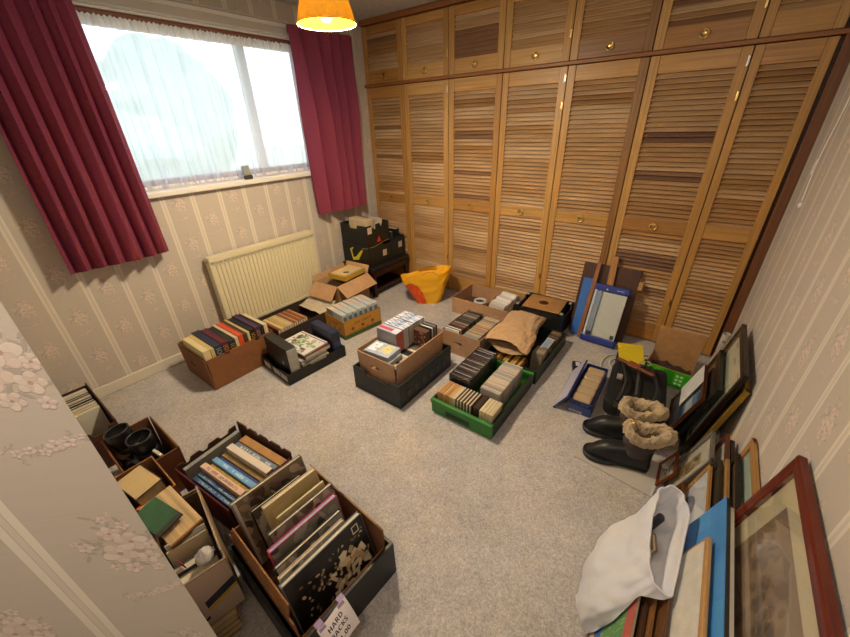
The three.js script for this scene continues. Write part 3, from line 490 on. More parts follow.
// dark bench with two stacked black crates in the corner
{ const x0 = 0.02, x1 = 0.465, z0 = 0.035, z1 = 0.6, X = (x0 + x1) / 2, Z = (z0 + z1) / 2, H = 0.27;
  const t = thing('bench', 'low dark wooden bench with a black padded top in the corner', 'bench', [X, 0, Z]), dm = timber(0x2c120e, 0.35);
  part(t, 'padded_top', rb(x1 - x0, 0.045, z1 - z0, 0.018), mat(0x16161a, 0.35), [0, H + 0.022, 0]);
  part(t, 'apron', join([shift(bx(x1 - x0 - 0.03, 0.06, 0.018), 0, H - 0.03, (z1 - z0) / 2 - 0.02), shift(bx(x1 - x0 - 0.03, 0.06, 0.018), 0, H - 0.03, -(z1 - z0) / 2 + 0.02), shift(bx(0.018, 0.06, z1 - z0 - 0.03), (x1 - x0) / 2 - 0.02, H - 0.03, 0), shift(bx(0.018, 0.06, z1 - z0 - 0.03), -(x1 - x0) / 2 + 0.02, H - 0.03, 0)]), dm);
  part(t, 'apron_moulding', rb(x1 - x0, 0.012, z1 - z0, 0.005), dm, [0, H - 0.005, 0]);
  for (const a of [-1, 1]) for (const b of [-1, 1]) part(t, 'leg', rb(0.04, H, 0.04, 0.006), dm, [a * ((x1 - x0) / 2 - 0.035), H / 2, b * ((z1 - z0) / 2 - 0.035)]);
  part(t, 'stretcher', rb(0.03, 0.03, z1 - z0 - 0.1, 0.005), dm, [(x1 - x0) / 2 - 0.035, 0.07, 0]);
  part(t, 'shelf', bx(x1 - x0 - 0.06, 0.012, z1 - z0 - 0.08), dm, [0, 0.05, 0]);
  const y = H + 0.0455, cx = 0.215, cz = 0.3, cw = 0.37, cl = 0.53;
  const lo = openBox('plastic_crate', 'lower black crate with yellow tape on the bench', 'crate', cx, cz, cw, cl, 0.2, mat(0x151716, 0.5), { y0: y, t: 0.008, right: { notch: [[-0.07, 0.05, 0.03]] } });
  part(lo, 'green_panel', bx(0.002, 0.185, 0.2), greenBlack, [cw / 2 + 0.002, 0.095, -0.155]);
  for (const [dz, yy] of [[0.05, 0.09], [-0.19, 0.115]]) part(lo, 'price_label', bx(0.001, 0.06, 0.055), paper(0xcdb8a8), [cw / 2 + 0.0045, yy, dz]);
  part(lo, 'yellow_tape', extr(poly([[-0.1, 0.14], [-0.06, 0.165], [-0.045, 0.16], [-0.075, 0.13], [-0.06, 0.06], [-0.02, 0.075], [0.06, 0.15], [0.085, 0.15], [0.01, 0.045], [-0.07, 0.03]]), 0.001), mat(0xd0c020, 0.5), [0.02, 0, cl / 2 + 0.0005]);
  const wrap = part(lo, 'cord', tube([[0.1, 0.17, 0.27], [0.17, 0.18, 0.268], [0.192, 0.185, 0.2], [0.192, 0.205, 0.06], [0.192, 0.21, -0.03]], 0.003, 30, 6), mat(0x7a6a50, 0.6));
  const yu = y + 0.202;
  const up = openBox('plastic_crate', 'upper black crate with pale labels stacked on the bench crate', 'crate', cx - 0.005, 0.405, 0.36, 0.31, 0.185, mat(0x131414, 0.5), { y0: yu, t: 0.008, right: { notch: [[-0.09, -0.02, 0.03], [0.03, 0.07, 0.03]] }, front: { notch: [[-0.06, 0.06, 0.035]] } });
  part(up, 'price_label', bx(0.001, 0.06, 0.055), paper(0xd6c2b2), [0.1815, 0.14, 0.115]); part(up, 'small_label', bx(0.001, 0.022, 0.016), paper(0xbcc4d4), [0.1815, 0.155, 0.045]);
  const rt = part(up, 'red_triangle', extr(poly([[-0.028, 0], [0.028, 0], [0.003, 0.055]]), 0.002), mat(0xc82a2a, 0.5), [0.1815, 0.012, 0.0], [0, PI / 2, 0]);
  const pm = paper(0xcdbb9a);
  const bk = thing('paper_bundle', 'cream wrapped paper bundle sticking out of the upper black crate', 'paper bundle', [cx + 0.01, yu + 0.016, 0.465], 0.04);
  part(bk, 'wrapping', rb(0.24, 0.21, 0.1, 0.012), pm, [0, 0.112, 0], [0, 0, -0.03]); part(bk, 'fold', extr(poly([[-0.11, 0], [0.11, 0], [0.09, 0.035], [-0.09, 0.035]]), 0.003), pm, [0, 0.19, 0.048], [-0.5, 0, 0]);
  book('pale grey book leaning in the upper black crate', [0.2, 0.025, 0.15], 0xb0a898, [cx + 0.03, yu + 0.114, 0.385], basisQ([0, 1, 0.06], [0, 0.06, -1]));
  book('white-edged book standing in the upper black crate', [0.2, 0.03, 0.16], 0xc4bcae, [cx + 0.06, yu + 0.114, 0.33], basisQ([0, 1, 0.05], [0, 0.05, -1]));
  book('dark blue hardback leaning in the lower black crate', [0.24, 0.03, 0.17], 0x2a3440, [cx + 0.06, y + 0.134, 0.185], basisQ([0, 1, 0.12], [0, 0.12, -1]));
  book('black ring binder standing in the lower black crate', [0.25, 0.05, 0.2], 0x101214, [cx + 0.04, y + 0.14, 0.112], basisQ([0, 1, 0.0], [0, 0.0, -1]), { name: 'ring_binder', category: 'binder' }); }

// yellow carrier bag
{ const t = thing('carrier_bag', 'yellow shopping bag with an orange corner standing before the wardrobe', 'bag', [0.93, 0, 0.33], 0.72);
  const ring = (s, v) => { const a = s * PI * 2, w = 0.11 + 0.13 * v, d = 0.085 + 0.05 * v, e = 0.55; const cx = Math.sign(Math.cos(a)) * Math.pow(Math.abs(Math.cos(a)), e), cz = Math.sign(Math.sin(a)) * Math.pow(Math.abs(Math.sin(a)), e);
    const n = 0.012 * noise.noise(Math.cos(a) * 3 + v * 2, Math.sin(a) * 3, v * 4) + 0.006 * noise.noise(Math.cos(a) * 8, Math.sin(a) * 8, v * 9);
    return [cx * (w + n) - 0.02 * v, v * (0.295 + 0.05 * Math.cos(a - 0.4) + 0.012 * Math.sin(a * 4)) , cz * (d + n)]; };
  const ym = mat(0xf2b41c, 0.42, { side: THREE.DoubleSide });
  part(t, 'bag_body', join([sheet(72, 24, (s, v) => ring(s, v)), sheet(72, 24, (s, v) => { const p = ring(1 - s, v); return [p[0] * 0.985, p[1] + 0.001, p[2] * 0.985]; })]), ym);
  part(t, 'bag_base', sheet(72, 2, (s, v) => { const p = ring(1 - s, 0); return [p[0] * v, 0.003, p[2] * v]; }), ym);
  part(t, 'orange_corner', sheet(26, 16, (s, v) => { const p = ring(0.53 - 0.27 * s, 0.02 + 0.8 * v * Math.pow(1 - Math.pow(Math.abs(s * 2 - 1), 3), 0.5)); return [p[0] * 1.012, p[1] + 0.001, p[2] * 1.012]; }), mat(0xd84a14, 0.42, { side: THREE.DoubleSide }));
  for (const sgn of [-1, 1]) part(t, 'handle', tube([[-0.08, 0.27, sgn * 0.12], [-0.06, 0.31, sgn * 0.10], [0.02, 0.325, sgn * 0.09], [0.08, 0.3, sgn * 0.11], [0.09, 0.27, sgn * 0.125]], 0.005, 24, 6), mat(0xd08a20, 0.5));
  const bb = single('cloth_bundle', 'folded beige cloth inside the yellow shopping bag', 'cloth', rb(0.26, 0.12, 0.16, 0.05), mat(0xb89a78, 0.9, { map: fibre }), [0.93, 0.17, 0.33], [0, 0.72, 0.1]); }
// ================================================================ boxes in the middle of the floor
const cdGrey = [0x2a2b2e, 0x4a4a4c, 0x8c8a86, 0xb8b4ac, 0x6a6662, 0x9a9690, 0x33302e, 0xc8c2b6, 0x5a4a44], cdWarm = [0xb89878, 0x8a6a58, 0xc8b490, 0x7a4a3c, 0xa89070, 0xd0c4a4, 0x6a5a50, 0x98a0a0];
const artA = printMat(128, 96, (g, w, h) => { g.fillStyle = '#aeb8cc'; g.fillRect(0, 0, w, h); g.fillStyle = '#dfd08a'; g.fillRect(70, 8, 44, 60); g.fillStyle = '#e6ebf0'; g.fillRect(8, 10, 40, 70); const q = mulberry(3); for (let k = 0; k < 16; k++) { g.fillStyle = ['#7f9cc6', '#e8dca8', '#8a8a9a'][k % 3]; g.fillRect(q() * 110, q() * 80, 14, 5); } }, 0.25);
const artB = printMat(128, 96, (g, w, h) => { g.fillStyle = '#b8bcd0'; g.fillRect(0, 0, w, h); g.fillStyle = '#c2596a'; g.fillRect(0, 30, 90, 46); g.fillStyle = '#d8d6e2'; g.fillRect(92, 0, 36, 96); }, 0.25);
const artC = printMat(128, 96, (g, w, h) => { g.fillStyle = '#d4dae6'; g.fillRect(0, 0, w, h); const q = mulberry(14); for (let k = 0; k < 26; k++) { g.fillStyle = ['#5f80b8', '#8fa8d0', '#eef0f4', '#3e5a94'][Math.floor(q() * 4)]; g.fillRect(q() * 110, q() * 80, 8 + q() * 26, 4 + q() * 12); } }, 0.25);
{ const X = 1.513, Z = 1.407;
  const cr = openBox('plastic_crate', 'black slotted crate on the carpet with a cardboard box sitting in it', 'crate', X, Z, 0.395, 0.555, 0.168, mat(0x12191a, 0.5), { t: 0.012, front: { notch: [[-0.09, 0.11, 0.03]] } });
  for (let k = 0; k < 6; k++) part(cr, 'slot', extr(poly([[-0.018, 0.0], [0.02, 0.0], [0.012, 0.055], [-0.026, 0.055]]), 0.003), mat(0x2a3130, 0.5), [0.1975, 0.045, 0.19 - k * 0.076], [0, PI / 2, 0]);
  const BX = 1.5, BZ = 1.398, y0 = 0.08, H = 0.205;
  openBox('cardboard_box', 'tan cardboard box of film cases and discs set inside the black crate', 'box', BX, BZ, 0.305, 0.495, H, card(0xcfa683), { y0, t: 0.005, flare: 0.07, front: { hole: [[-0.01, 0.12, 0.075, 0.026]], mat: card(0xcaa07c) } });
  const yy = y0 + 0.1, q0 = eul(0, 0, 0);
  const flat = (label, p, sz, top, side, ry) => { const t = thing('disc_case', label, 'film case', p, ry); part(t, 'case', rb(...sz, 0.003), mat(side, 0.35), [0, sz[1] / 2, 0]); part(t, 'cover_print', new THREE.PlaneGeometry(sz[0] - 0.006, sz[2] - 0.006).rotateX(-PI / 2), top, [0, sz[1] + 0.0006, 0]); };
  // lower layer of discs filling the box
  row('disc_case', 'grey disc case in the lower layer of the tan box', 'disc case', 'lower layer of discs in the tan box', 16, [0.142, 0.026, 0.12], [BX + 0.07, y0 + 0.075, BZ + 0.2], [0, 0, -0.027], Q_SPINE_UP_X, cdGrey, 61);
  flat('film case with pale green edge lying under the blue-and-yellow one', [BX - 0.02, y0 + 0.14, BZ + 0.165], [0.2, 0.03, 0.135], artC, 0x9ca090, 0.06);
  flat('film case with blue and yellow cover lying at the near end of the tan box', [BX - 0.03, y0 + 0.172, BZ + 0.16], [0.195, 0.034, 0.135], artA, 0xa4acb4, 0.08);
  // tall block of boxed sets
  const sets = [['pink and grey boxed set in the tan box, nearest the flat cases', artB, 0x7a7880, 0.07], ['pale boxed set behind the pink one in the tan box', artC, 0x9a98a0, 0.055], ['lilac boxed set, third in the tall block', artC, 0x8a8890, 0.055], ['blue-topped boxed set, fourth in the tall block', artC, 0x908e94, 0.055], ['white and blue boxed set at the far end of the tall block', artC, 0xa8a6a4, 0.06]];
  let z = BZ + 0.085; sets.forEach(([l, m, s, T], i) => { const t = thing('boxed_set', l, 'boxed set', [BX - 0.057 + i * 0.001, y0 + 0.145, z - T / 2], 0.0); part(t, 'sleeve', rb(0.17, 0.145 + (i % 2) * 0.005, T - 0.002, 0.003), mat(s, 0.3), [0, 0.0725, 0]); part(t, 'top_print', new THREE.PlaneGeometry(0.166, T - 0.008).rotateX(-PI / 2), m, [0, 0.1458 + (i % 2) * 0.0025, 0]); part(t, 'spine_print', new THREE.PlaneGeometry(T - 0.01, 0.135).rotateY(PI / 2), mat([0xb85a4a, 0xb9b6b4, 0xa8a6a2, 0xb0a8a0, 0xc4bfae][i], 0.4), [0.0856, 0.073, 0]); z -= T; });
  const fc = thing('disc_case', 'dark film case with warm photo cover on the far discs of the tan box', 'film case', [BX + 0.088, y0 + 0.147, BZ - 0.105], 0); part(fc, 'case', rb(0.1, 0.11, 0.05, 0.003), mat(0x5a4238, 0.4), [0, 0.055, 0]); part(fc, 'cover_print', new THREE.PlaneGeometry(0.096, 0.104), printMat(64, 64, (g) => { const q = mulberry(2); g.fillStyle = '#4a2c24'; g.fillRect(0, 0, 64, 64); for (let k = 0; k < 30; k++) { g.fillStyle = ['#a86a4a', '#2a1a18', '#c89a7a', '#704434'][k % 4]; g.fillRect(q() * 56, q() * 56, 6, 8); } }), [0, 0.055, 0.0256]);
  row('disc_case', 'black-and-white disc case standing at the far corner of the tan box', 'disc case', 'disc cases in the far corner of the tan box', 5, [0.1, 0.014, 0.11], [BX + 0.088, y0 + 0.204, BZ - 0.142], [0, 0, -0.0155], Q_SPINE_UP_X, [0x202224, 0xd4d4d2, 0x3a3c3e, 0x8a8a88], 71, { cycle: true }); }

// cardboard box with two rows of discs
{ const X = 1.70, Z = 0.79, wx = 0.325, wz = 0.4, H = 0.185;
  openBox('cardboard_box', 'brown cardboard box holding two rows of discs beside the paper sack', 'box', X, Z, wx, wz, H, card(0xba9270), { t: 0.005, front: { hole: [[-0.02, 0.10, 0.07, 0.022]] } });
  row('disc_case', 'grey and black disc case in the window-side row of the two-row box', 'disc case', 'window-side row of the two-row box', 26, [0.125, 0.0115, 0.14], [X - 0.085, 0.115, Z + 0.125], [0, 0, -0.0118], Q_SPINE_UP_X, [0x3a3836, 0x55504c, 0x2a2a2c, 0x8a8680, 0x6a6460, 0x9a5a48], 81);
  row('disc_case', 'white-edged disc case standing at the near corner of the two-row box', 'disc case', 'white-edged cases in the near corner of the two-row box', 4, [0.125, 0.0115, 0.14], [X - 0.085, 0.125, Z + 0.178], [0, 0, -0.0125], Q_SPINE_UP_X, [0xd6d4d0, 0x2a2a2a, 0xe0deda, 0x4a4a4a], 82, { cycle: true });
  row('disc_case', 'pale disc case in the sack-side row of the two-row box', 'disc case', 'sack-side row of the two-row box', 30, [0.125, 0.0115, 0.14], [X + 0.07, 0.105, Z + 0.172], [0, 0, -0.0118], Q_SPINE_UP_X, [0xb8a888, 0xa4947c, 0xc4b8a0, 0x8a6a58, 0x7a8484, 0x9c4838, 0xa89878], 83); }

// cardboard box at the wardrobe, partly full
{ const X = 1.527, Z = 0.232, wx = 0.545, wz = 0.36, H = 0.15;
  openBox('cardboard_box', 'open half-empty cardboard box against the wardrobe with a card divider', 'box', X, Z, wx, wz, H, card(0xba9270), { t: 0.005 });
  single('card_divider', 'orange-brown card divider standing in the half-empty box', 'divider', bx(0.005, 0.12, wz - 0.02), card(0xa8703c), [X + 0.035, 0.068, Z]);
  row('disc_case', 'white disc sleeve filed in the half-empty box', 'disc sleeve', 'white sleeves in the half-empty box', 15, [0.15, 0.011, 0.13], [X + 0.14, 0.095, Z + 0.135], [0, 0, -0.0195], basisQ([1, 0, 0.15], [0, 0.25, 1]), [0xdcd8d0, 0xc8c4bc, 0xe4e2dc, 0xb8b2a8, 0xc4c0cc], 91, { jit: 0.02 });
  const cup = thing('tape_reel', 'round white tape reel lying in the half-empty box', 'tape reel', [X - 0.09, 0.062, Z - 0.02]); part(cup, 'rim', new THREE.TorusGeometry(0.05, 0.012, 10, 28).rotateX(PI / 2), mat(0xd0ccc4, 0.5), [0, 0.012, 0]); part(cup, 'hub', lathe([[0, 0.018], [0.02, 0.018], [0.022, 0], [0, 0]], 20), mat(0x4a4440, 0.5));
  for (const [x, z, w, c, l] of [[-0.215, 0.07, 0.07, 0xcac4b8, 'white folded leaflet lying in the half-empty box'], [-0.215, -0.075, 0.07, 0x5a4238, 'dark brown card wallet lying in the half-empty box'], [0.005, -0.02, 0.045, 0xb07a48, 'orange card folder lying by the divider']]) single('leaflet', l, 'leaflet', rb(w, 0.02, 0.12, 0.003), paper(c), [X + x, 0.03, Z + z], [0.05, 0.08, 0.05]);
  single('scrap_box', 'small kraft carton at the bottom of the half-empty box', 'carton', rb(0.12, 0.05, 0.13, 0.003), card(0x9a6c42), [X - 0.09, 0.032, Z + 0.0], [0, 0.3, 0]); }

// black slatted box with a record on top
{ const X = 2.015, Z = 0.185, wx = 0.4, wz = 0.33, H = 0.19;
  const b = openBox('record_box', 'black record box with cut-down sides against the wardrobe', 'box', X, Z, wx, wz, H, mat(0x151516, 0.5), { t: 0.01, front: { notch: [[-0.12, 0.12, 0.04]] }, right: { notch: [[-0.09, 0.09, 0.035]] }, left: { notch: [[-0.09, 0.09, 0.035]] } });
  for (const [x, z] of [[-0.18, 0.1], [-0.18, -0.1], [0.18, 0.1], [0.18, -0.1]]) part(b, 'clip', rb(0.022, 0.012, 0.03, 0.003), mat(0x9aa0a0, 0.4), [x, H + 0.006, z * 1.15]);
  for (let k = 0; k < 10; k++) single('record', 'vinyl record in a dark sleeve filed in the black record box', 'record', bx(0.3, 0.004, 0.16), mat([0x2a2624, 0x4a3a30, 0x3a3634][k % 3], 0.5), [X, 0.095, Z + 0.12 - k * 0.026], [PI / 2 - 0.05, 0, 0], 'records filed in the black box');
  const t = thing('record', 'record in a kraft paper sleeve with dark centre lying on the black box', 'record', [X + 0.005, H + 0.001, Z - 0.005], 0.06); part(t, 'sleeve', rb(0.3, 0.006, 0.27, 0.002), card(0xb08452), [0, 0.003, 0]); part(t, 'centre', new THREE.CylinderGeometry(0.038, 0.038, 0.002, 28), mat(0x3a2018, 0.5), [-0.01, 0.0075, 0]); part(t, 'spindle_hole', new THREE.CylinderGeometry(0.004, 0.004, 0.001, 12), mat(0x101010, 0.6), [-0.01, 0.009, 0]); }

// front green crate of discs
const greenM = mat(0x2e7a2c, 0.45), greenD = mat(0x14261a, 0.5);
{ const X = 2.072, Z = 1.298, wx = 0.4, wz = 0.57, H = 0.1;
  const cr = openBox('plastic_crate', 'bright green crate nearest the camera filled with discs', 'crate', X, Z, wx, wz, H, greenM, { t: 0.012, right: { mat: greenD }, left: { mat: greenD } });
  part(cr, 'front_rim', rb(wx + 0.006, 0.03, 0.024, 0.006), greenM, [0, H - 0.012, wz / 2]); part(cr, 'handle_recess', rb(0.16, 0.03, 0.004, 0.002), greenD, [-0.02, 0.03, wz / 2 + 0.001]);
  part(cr, 'back_rim', rb(wx + 0.006, 0.03, 0.024, 0.006), greenM, [0, H - 0.008, -wz / 2 + 0.012]);
  const y = 0.082, q = basisQ([0, 0, 1], [-1, 0.08, 0]);
  // row along the near edge: spines run toward the camera
  row('disc_case', 'tan-edged disc case in the near row of the green crate', 'disc case', 'near row of the green crate', 11, [0.125, 0.0102, 0.12], [X - 0.172, y, Z + 0.195], [0.0102, 0, 0], Q_SPINE_UP_Z, [0xc8a878, 0xb88a58, 0xd4c4a0], 101);
  row('disc_case', 'dark and cream disc case in the near row of the green crate', 'disc case', 'near row of the green crate', 12, [0.125, 0.0102, 0.12], [X - 0.058, y, Z + 0.195], [0.0102, 0, 0], Q_SPINE_UP_Z, [0xd0c4a8, 0x241e1c, 0xc8b898, 0x38201c], 102, { cycle: true });
  row('disc_case', 'cream-edged disc case in the near row of the green crate, at its open-carpet end', 'disc case', 'near row of the green crate', 8, [0.125, 0.0102, 0.12], [X + 0.108, y, Z + 0.195], [0.0102, 0, 0], Q_SPINE_UP_Z, [0xd4c8ac, 0xc8b48c], 103, { cycle: true });
  const bs = thing('boxed_set', 'square dark brown boxed set between the discs of the near row', 'boxed set', [X + 0.082, 0.014, Z + 0.195]); part(bs, 'sleeve', rb(0.036, 0.132, 0.125, 0.002), mat(0x2c1c16, 0.5), [0, 0.066, 0]); part(bs, 'spine_label', bx(0.02, 0.001, 0.1), mat(0x3a2a22, 0.5), [0, 0.1325, 0]);
  row('disc_case', 'glossy black disc case in the dark block of the green crate', 'disc case', 'dark block of the green crate', 30, [0.145, 0.0115, 0.13], [X - 0.115, 0.115, Z + 0.11], [0, 0, -0.0122], Q_SPINE_UP_X, [mat(0x17161a, 0.18), mat(0x211d20, 0.18), mat(0x2a1c20, 0.2), mat(0x1c2030, 0.2)], 104, { insert: [0x2a2426, 0x3a3a48, 0x4a2c30, 0x16161a, 0x8a8688] });
  row('disc_case', 'clear disc case in the pale block of the green crate', 'disc case', 'pale block of the green crate', 26, [0.125, 0.0118, 0.13], [X + 0.085, 0.095, Z + 0.095], [0, 0, -0.0125], Q_SPINE_UP_X, [0xa8a29a, 0xb8b2a6, 0x8c8a88, 0xc0b8a8, 0xa89888, 0x989ca0, 0xc4b4a4], 105); }
// second crate behind, with the paper sack
{ const X = 2.085, Z = 0.695, wx = 0.4, wz = 0.6, H = 0.1;
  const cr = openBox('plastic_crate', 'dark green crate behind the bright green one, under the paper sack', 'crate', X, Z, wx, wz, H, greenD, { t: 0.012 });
  row('disc_case', 'yellow-edged cassette in the near end of the sack crate', 'cassette', 'cassettes at the near end of the sack crate', 12, [0.11, 0.016, 0.07], [X - 0.1, 0.075, Z + 0.255], [0.0175, 0, 0], Q_SPINE_UP_Z, [0xb8923a, 0xd4c8a0, 0x4a2a1c, 0xc8a85a, 0x7a4a2a], 111);
  row('disc_case', 'dark disc case packed in the sack crate', 'disc case', 'dark discs in the sack crate', 18, [0.125, 0.012, 0.1], [X - 0.1, 0.065, Z + 0.16], [0, 0, -0.024], Q_SPINE_UP_X, [0x2a2826, 0x4a4038, 0x6a5c4c], 112);
  row('disc_case', 'grey rounded disc wallet at the open side of the sack crate', 'disc wallet', 'disc wallets in the sack crate', 7, [0.075, 0.014, 0.13], [X + 0.145, 0.085, Z + 0.17], [0, 0, -0.0155], basisQ([1, 0, 0], [0, 0.2, 1]), [0x8a7c68, 0xa09078, 0x766a5a], 113);
  row('disc_case', 'brown disc wallet at the far open side of the sack crate', 'disc wallet', 'brown wallets in the sack crate', 8, [0.07, 0.014, 0.12], [X + 0.15, 0.075, Z - 0.1], [0, 0, -0.0165], Q_SPINE_UP_X, [0x5a4a3a, 0x7a6248, 0x3a3028], 114);
  const wb = thing('disc_wallet', 'long pale blue-white disc wallet lying along the sack crate side', 'disc wallet', [X + 0.15, 0.125, Z - 0.005], 0); part(wb, 'cover', rb(0.05, 0.02, 0.16, 0.003), mat(0xb8c4d0, 0.4), [0, 0.01, 0], [0, 0, -0.2]); part(wb, 'spine_label', bx(0.03, 0.001, 0.12), mat(0x8aa0b8, 0.5), [0, 0.022, 0], [0, 0, -0.2]);
  // paper sack: flattened open-ended tube, mouth toward the camera
  const t = thing('paper_sack', 'crumpled brown paper sack lying across the green crates', 'paper sack', [X - 0.075, 0.135, Z - 0.0], 0.1);
  const ring = (s, v) => { const a = s * PI * 2, w = 0.155 - 0.02 * v + 0.01 * Math.sin(v * 7), h = (0.045 + 0.01 * v) * (1 - 0.2 * Math.pow(v, 6));
    const sq = (c, e) => Math.sign(c) * Math.pow(Math.abs(c), e), n = 0.010 * noise.noise(Math.cos(a) * 2.5 + 3, Math.sin(a) * 2.5, v * 5) + 0.006 * noise.noise(Math.cos(a) * 7, Math.sin(a) * 7, v * 11);
    const mouth = 0.03 * Math.cos(a * 1) * Math.pow(1 - v, 3) + 0.02 * Math.sin(a * 3) * Math.pow(1 - v, 2);
    return [sq(Math.cos(a), 0.8) * (w + n), 0.055 + sq(Math.sin(a), 0.7) * (h + n) * (v < 0.15 ? 0.75 + v * 1.6 : 1) * (v > 0.9 ? 1 - (v - 0.9) * 6 : 1), 0.27 - 0.52 * v + mouth]; };
  const sm = mat(0xc8a47c, 0.85, { map: fibre, side: THREE.DoubleSide });
  part(t, 'sack_body', join([sheet(80, 40, ring), sheet(80, 40, (s, v) => { const p = ring(1 - s, v); return [p[0] * 0.985, 0.055 + (p[1] - 0.055) * 0.97, p[2] - 0.001]; })]), sm);
  part(t, 'base_fold', sheet(40, 2, (s, v) => { const a = ring(s * 0.5, 1), b = ring(1 - s * 0.5, 1); return [a[0] + (b[0] - a[0]) * v, a[1] + (b[1] - a[1]) * v, a[2] - 0.002]; }), sm); }
// ================================================================ boxes by the partition
// far box of books against the window wall
{ const X = 0.485, Z = 2.855, wx = 0.52, wz = 0.15, H = 0.235;
  openBox('cardboard_box', 'dark brown carton of stacked books next to the skirting board', 'box', X, Z, wx, wz, H, card(0x54301f), { t: 0.006, right: { notch: [[-0.04, 0.04, 0.03]] }, back: { h: 0.25 } });
  const C = [0xd8d4cc, 0xc4b898, 0x2c3a34, 0xb8b0a0, 0x2a2c30, 0x1c2024, 0xc8c0b0, 0xb8a878, 0xd6cfbd], N = ['white', 'beige', 'dark green', 'light grey', 'slate', 'black', 'pale stone', 'straw', 'cream'];
  C.forEach((c, i) => book(`${N[i]} book in the row of the carton by the skirting`, [0.118, 0.026, 0.17], c, [X - 0.215 + i * 0.031, 0.152, Z], basisQ([0, 0, 1], [1, 0.1, 0]), { group: 'books in the skirting carton' })); }
// box with two black mugs
{ const X = 1.035, Z = 2.77, wx = 0.345, wz = 0.2, H = 0.245;
  openBox('cardboard_box', 'brown carton holding two black lens barrels and cards', 'box', X, Z, wx, wz, H, card(0x7a4c30), { t: 0.006, flare: 0.02 });
  single('packing_paper', 'dark crumpled packing filling the carton of lens barrels', 'packing', sheetLump(wx - 0.03, wz - 0.03, 0.12, 3), mat(0x2a2622, 0.9), [X, 0.01, Z]);
  const lens = (label, p, r, h, rot) => { const t = thing('lens_barrel', label, 'lens', p, rot), m = mat(0x141518, 0.32), m2 = mat(0x24262a, 0.5); part(t, 'barrel', lathe([[0, 0], [r * 0.82, 0], [r * 0.84, h * 0.3], [r * 0.92, h * 0.33], [r, h * 0.6], [r, h], [r * 0.9, h], [r * 0.88, h * 0.55], [0, h * 0.5]], 40), m); part(t, 'focus_ring', lathe([[r * 0.86, h * 0.08], [r * 0.93, h * 0.09], [r * 0.93, h * 0.26], [r * 0.86, h * 0.27]], 40), m2); part(t, 'front_rim', new THREE.TorusGeometry(r * 0.96, 0.004, 8, 40).rotateX(PI / 2), m2, [0, h, 0]); part(t, 'inner_ring', new THREE.TorusGeometry(r * 0.72, 0.003, 8, 36).rotateX(PI / 2), m2, [0, h * 0.56, 0]); };
  lens('black lens barrel lying tilted in the carton, nearer the skirting carton', [X - 0.098, 0.18, Z + 0.03], 0.05, 0.12, [0.1, 0, 0.08]);
  lens('black lens barrel with open mouth in the middle of its carton', [X + 0.012, 0.18, Z - 0.012], 0.05, 0.115, [0.05, 0, -0.08]);
  single('index_card', 'white card edge between the lens barrels and the carton side', 'card', rb(0.07, 0.1, 0.012, 0.001), paper(0xd8d2c0), [X + 0.12, 0.19, Z - 0.04], [0.2, 0.15, 0]);
  single('index_card', 'cream card bundle lying at the carton corner beside the lens', 'card', rb(0.07, 0.015, 0.08, 0.002), paper(0xcfc8a8), [X + 0.12, 0.2, Z + 0.03], [0.1, 0.1, 0.1]); }
function sheetLump(w, d, h, s) { return sheet(24, 18, (u, v) => [(u - 0.5) * w, h * (0.8 + 0.5 * noise.noise(u * 4 + s, v * 4, s) + 0.2 * noise.noise(u * 10, v * 10, s)), (v - 0.5) * d]); }
// small carton with a thick cream book
{ const X = 1.335, Z = 2.845, wx = 0.25, wz = 0.155, H = 0.28;
  openBox('cardboard_box', 'small tan carton with a thick cream book, beside the lens carton', 'box', X, Z, wx, wz, H, card(0xa06a3e), { t: 0.005 });
  book('thick cream-topped book in a black slipcase in the small tan carton', [0.17, 0.055, 0.1], 0x1c1a1a, [X - 0.01, 0.232, Z + 0.005], eul(0.08, 0.15, 0.04), { pages: paper(0xd8c090), front: paper(0xcdb684) });
  book('black book under the cream one in the small tan carton', [0.19, 0.06, 0.11], 0x141518, [X, 0.155, Z], eul(0, 0.08, 0));
  single('toy_block', 'orange-red plastic piece at the corner of the small carton', 'plastic piece', rb(0.03, 0.03, 0.025, 0.006), plastic(0xd04a1c), [X + 0.09, 0.235, Z + 0.05], [0.1, 0.2, 0]);
  single('packing_paper', 'dark packing in the bottom of the small tan carton', 'packing', sheetLump(wx - 0.03, wz - 0.03, 0.1, 7), mat(0x241e1a, 0.9), [X, 0.0, Z]); }
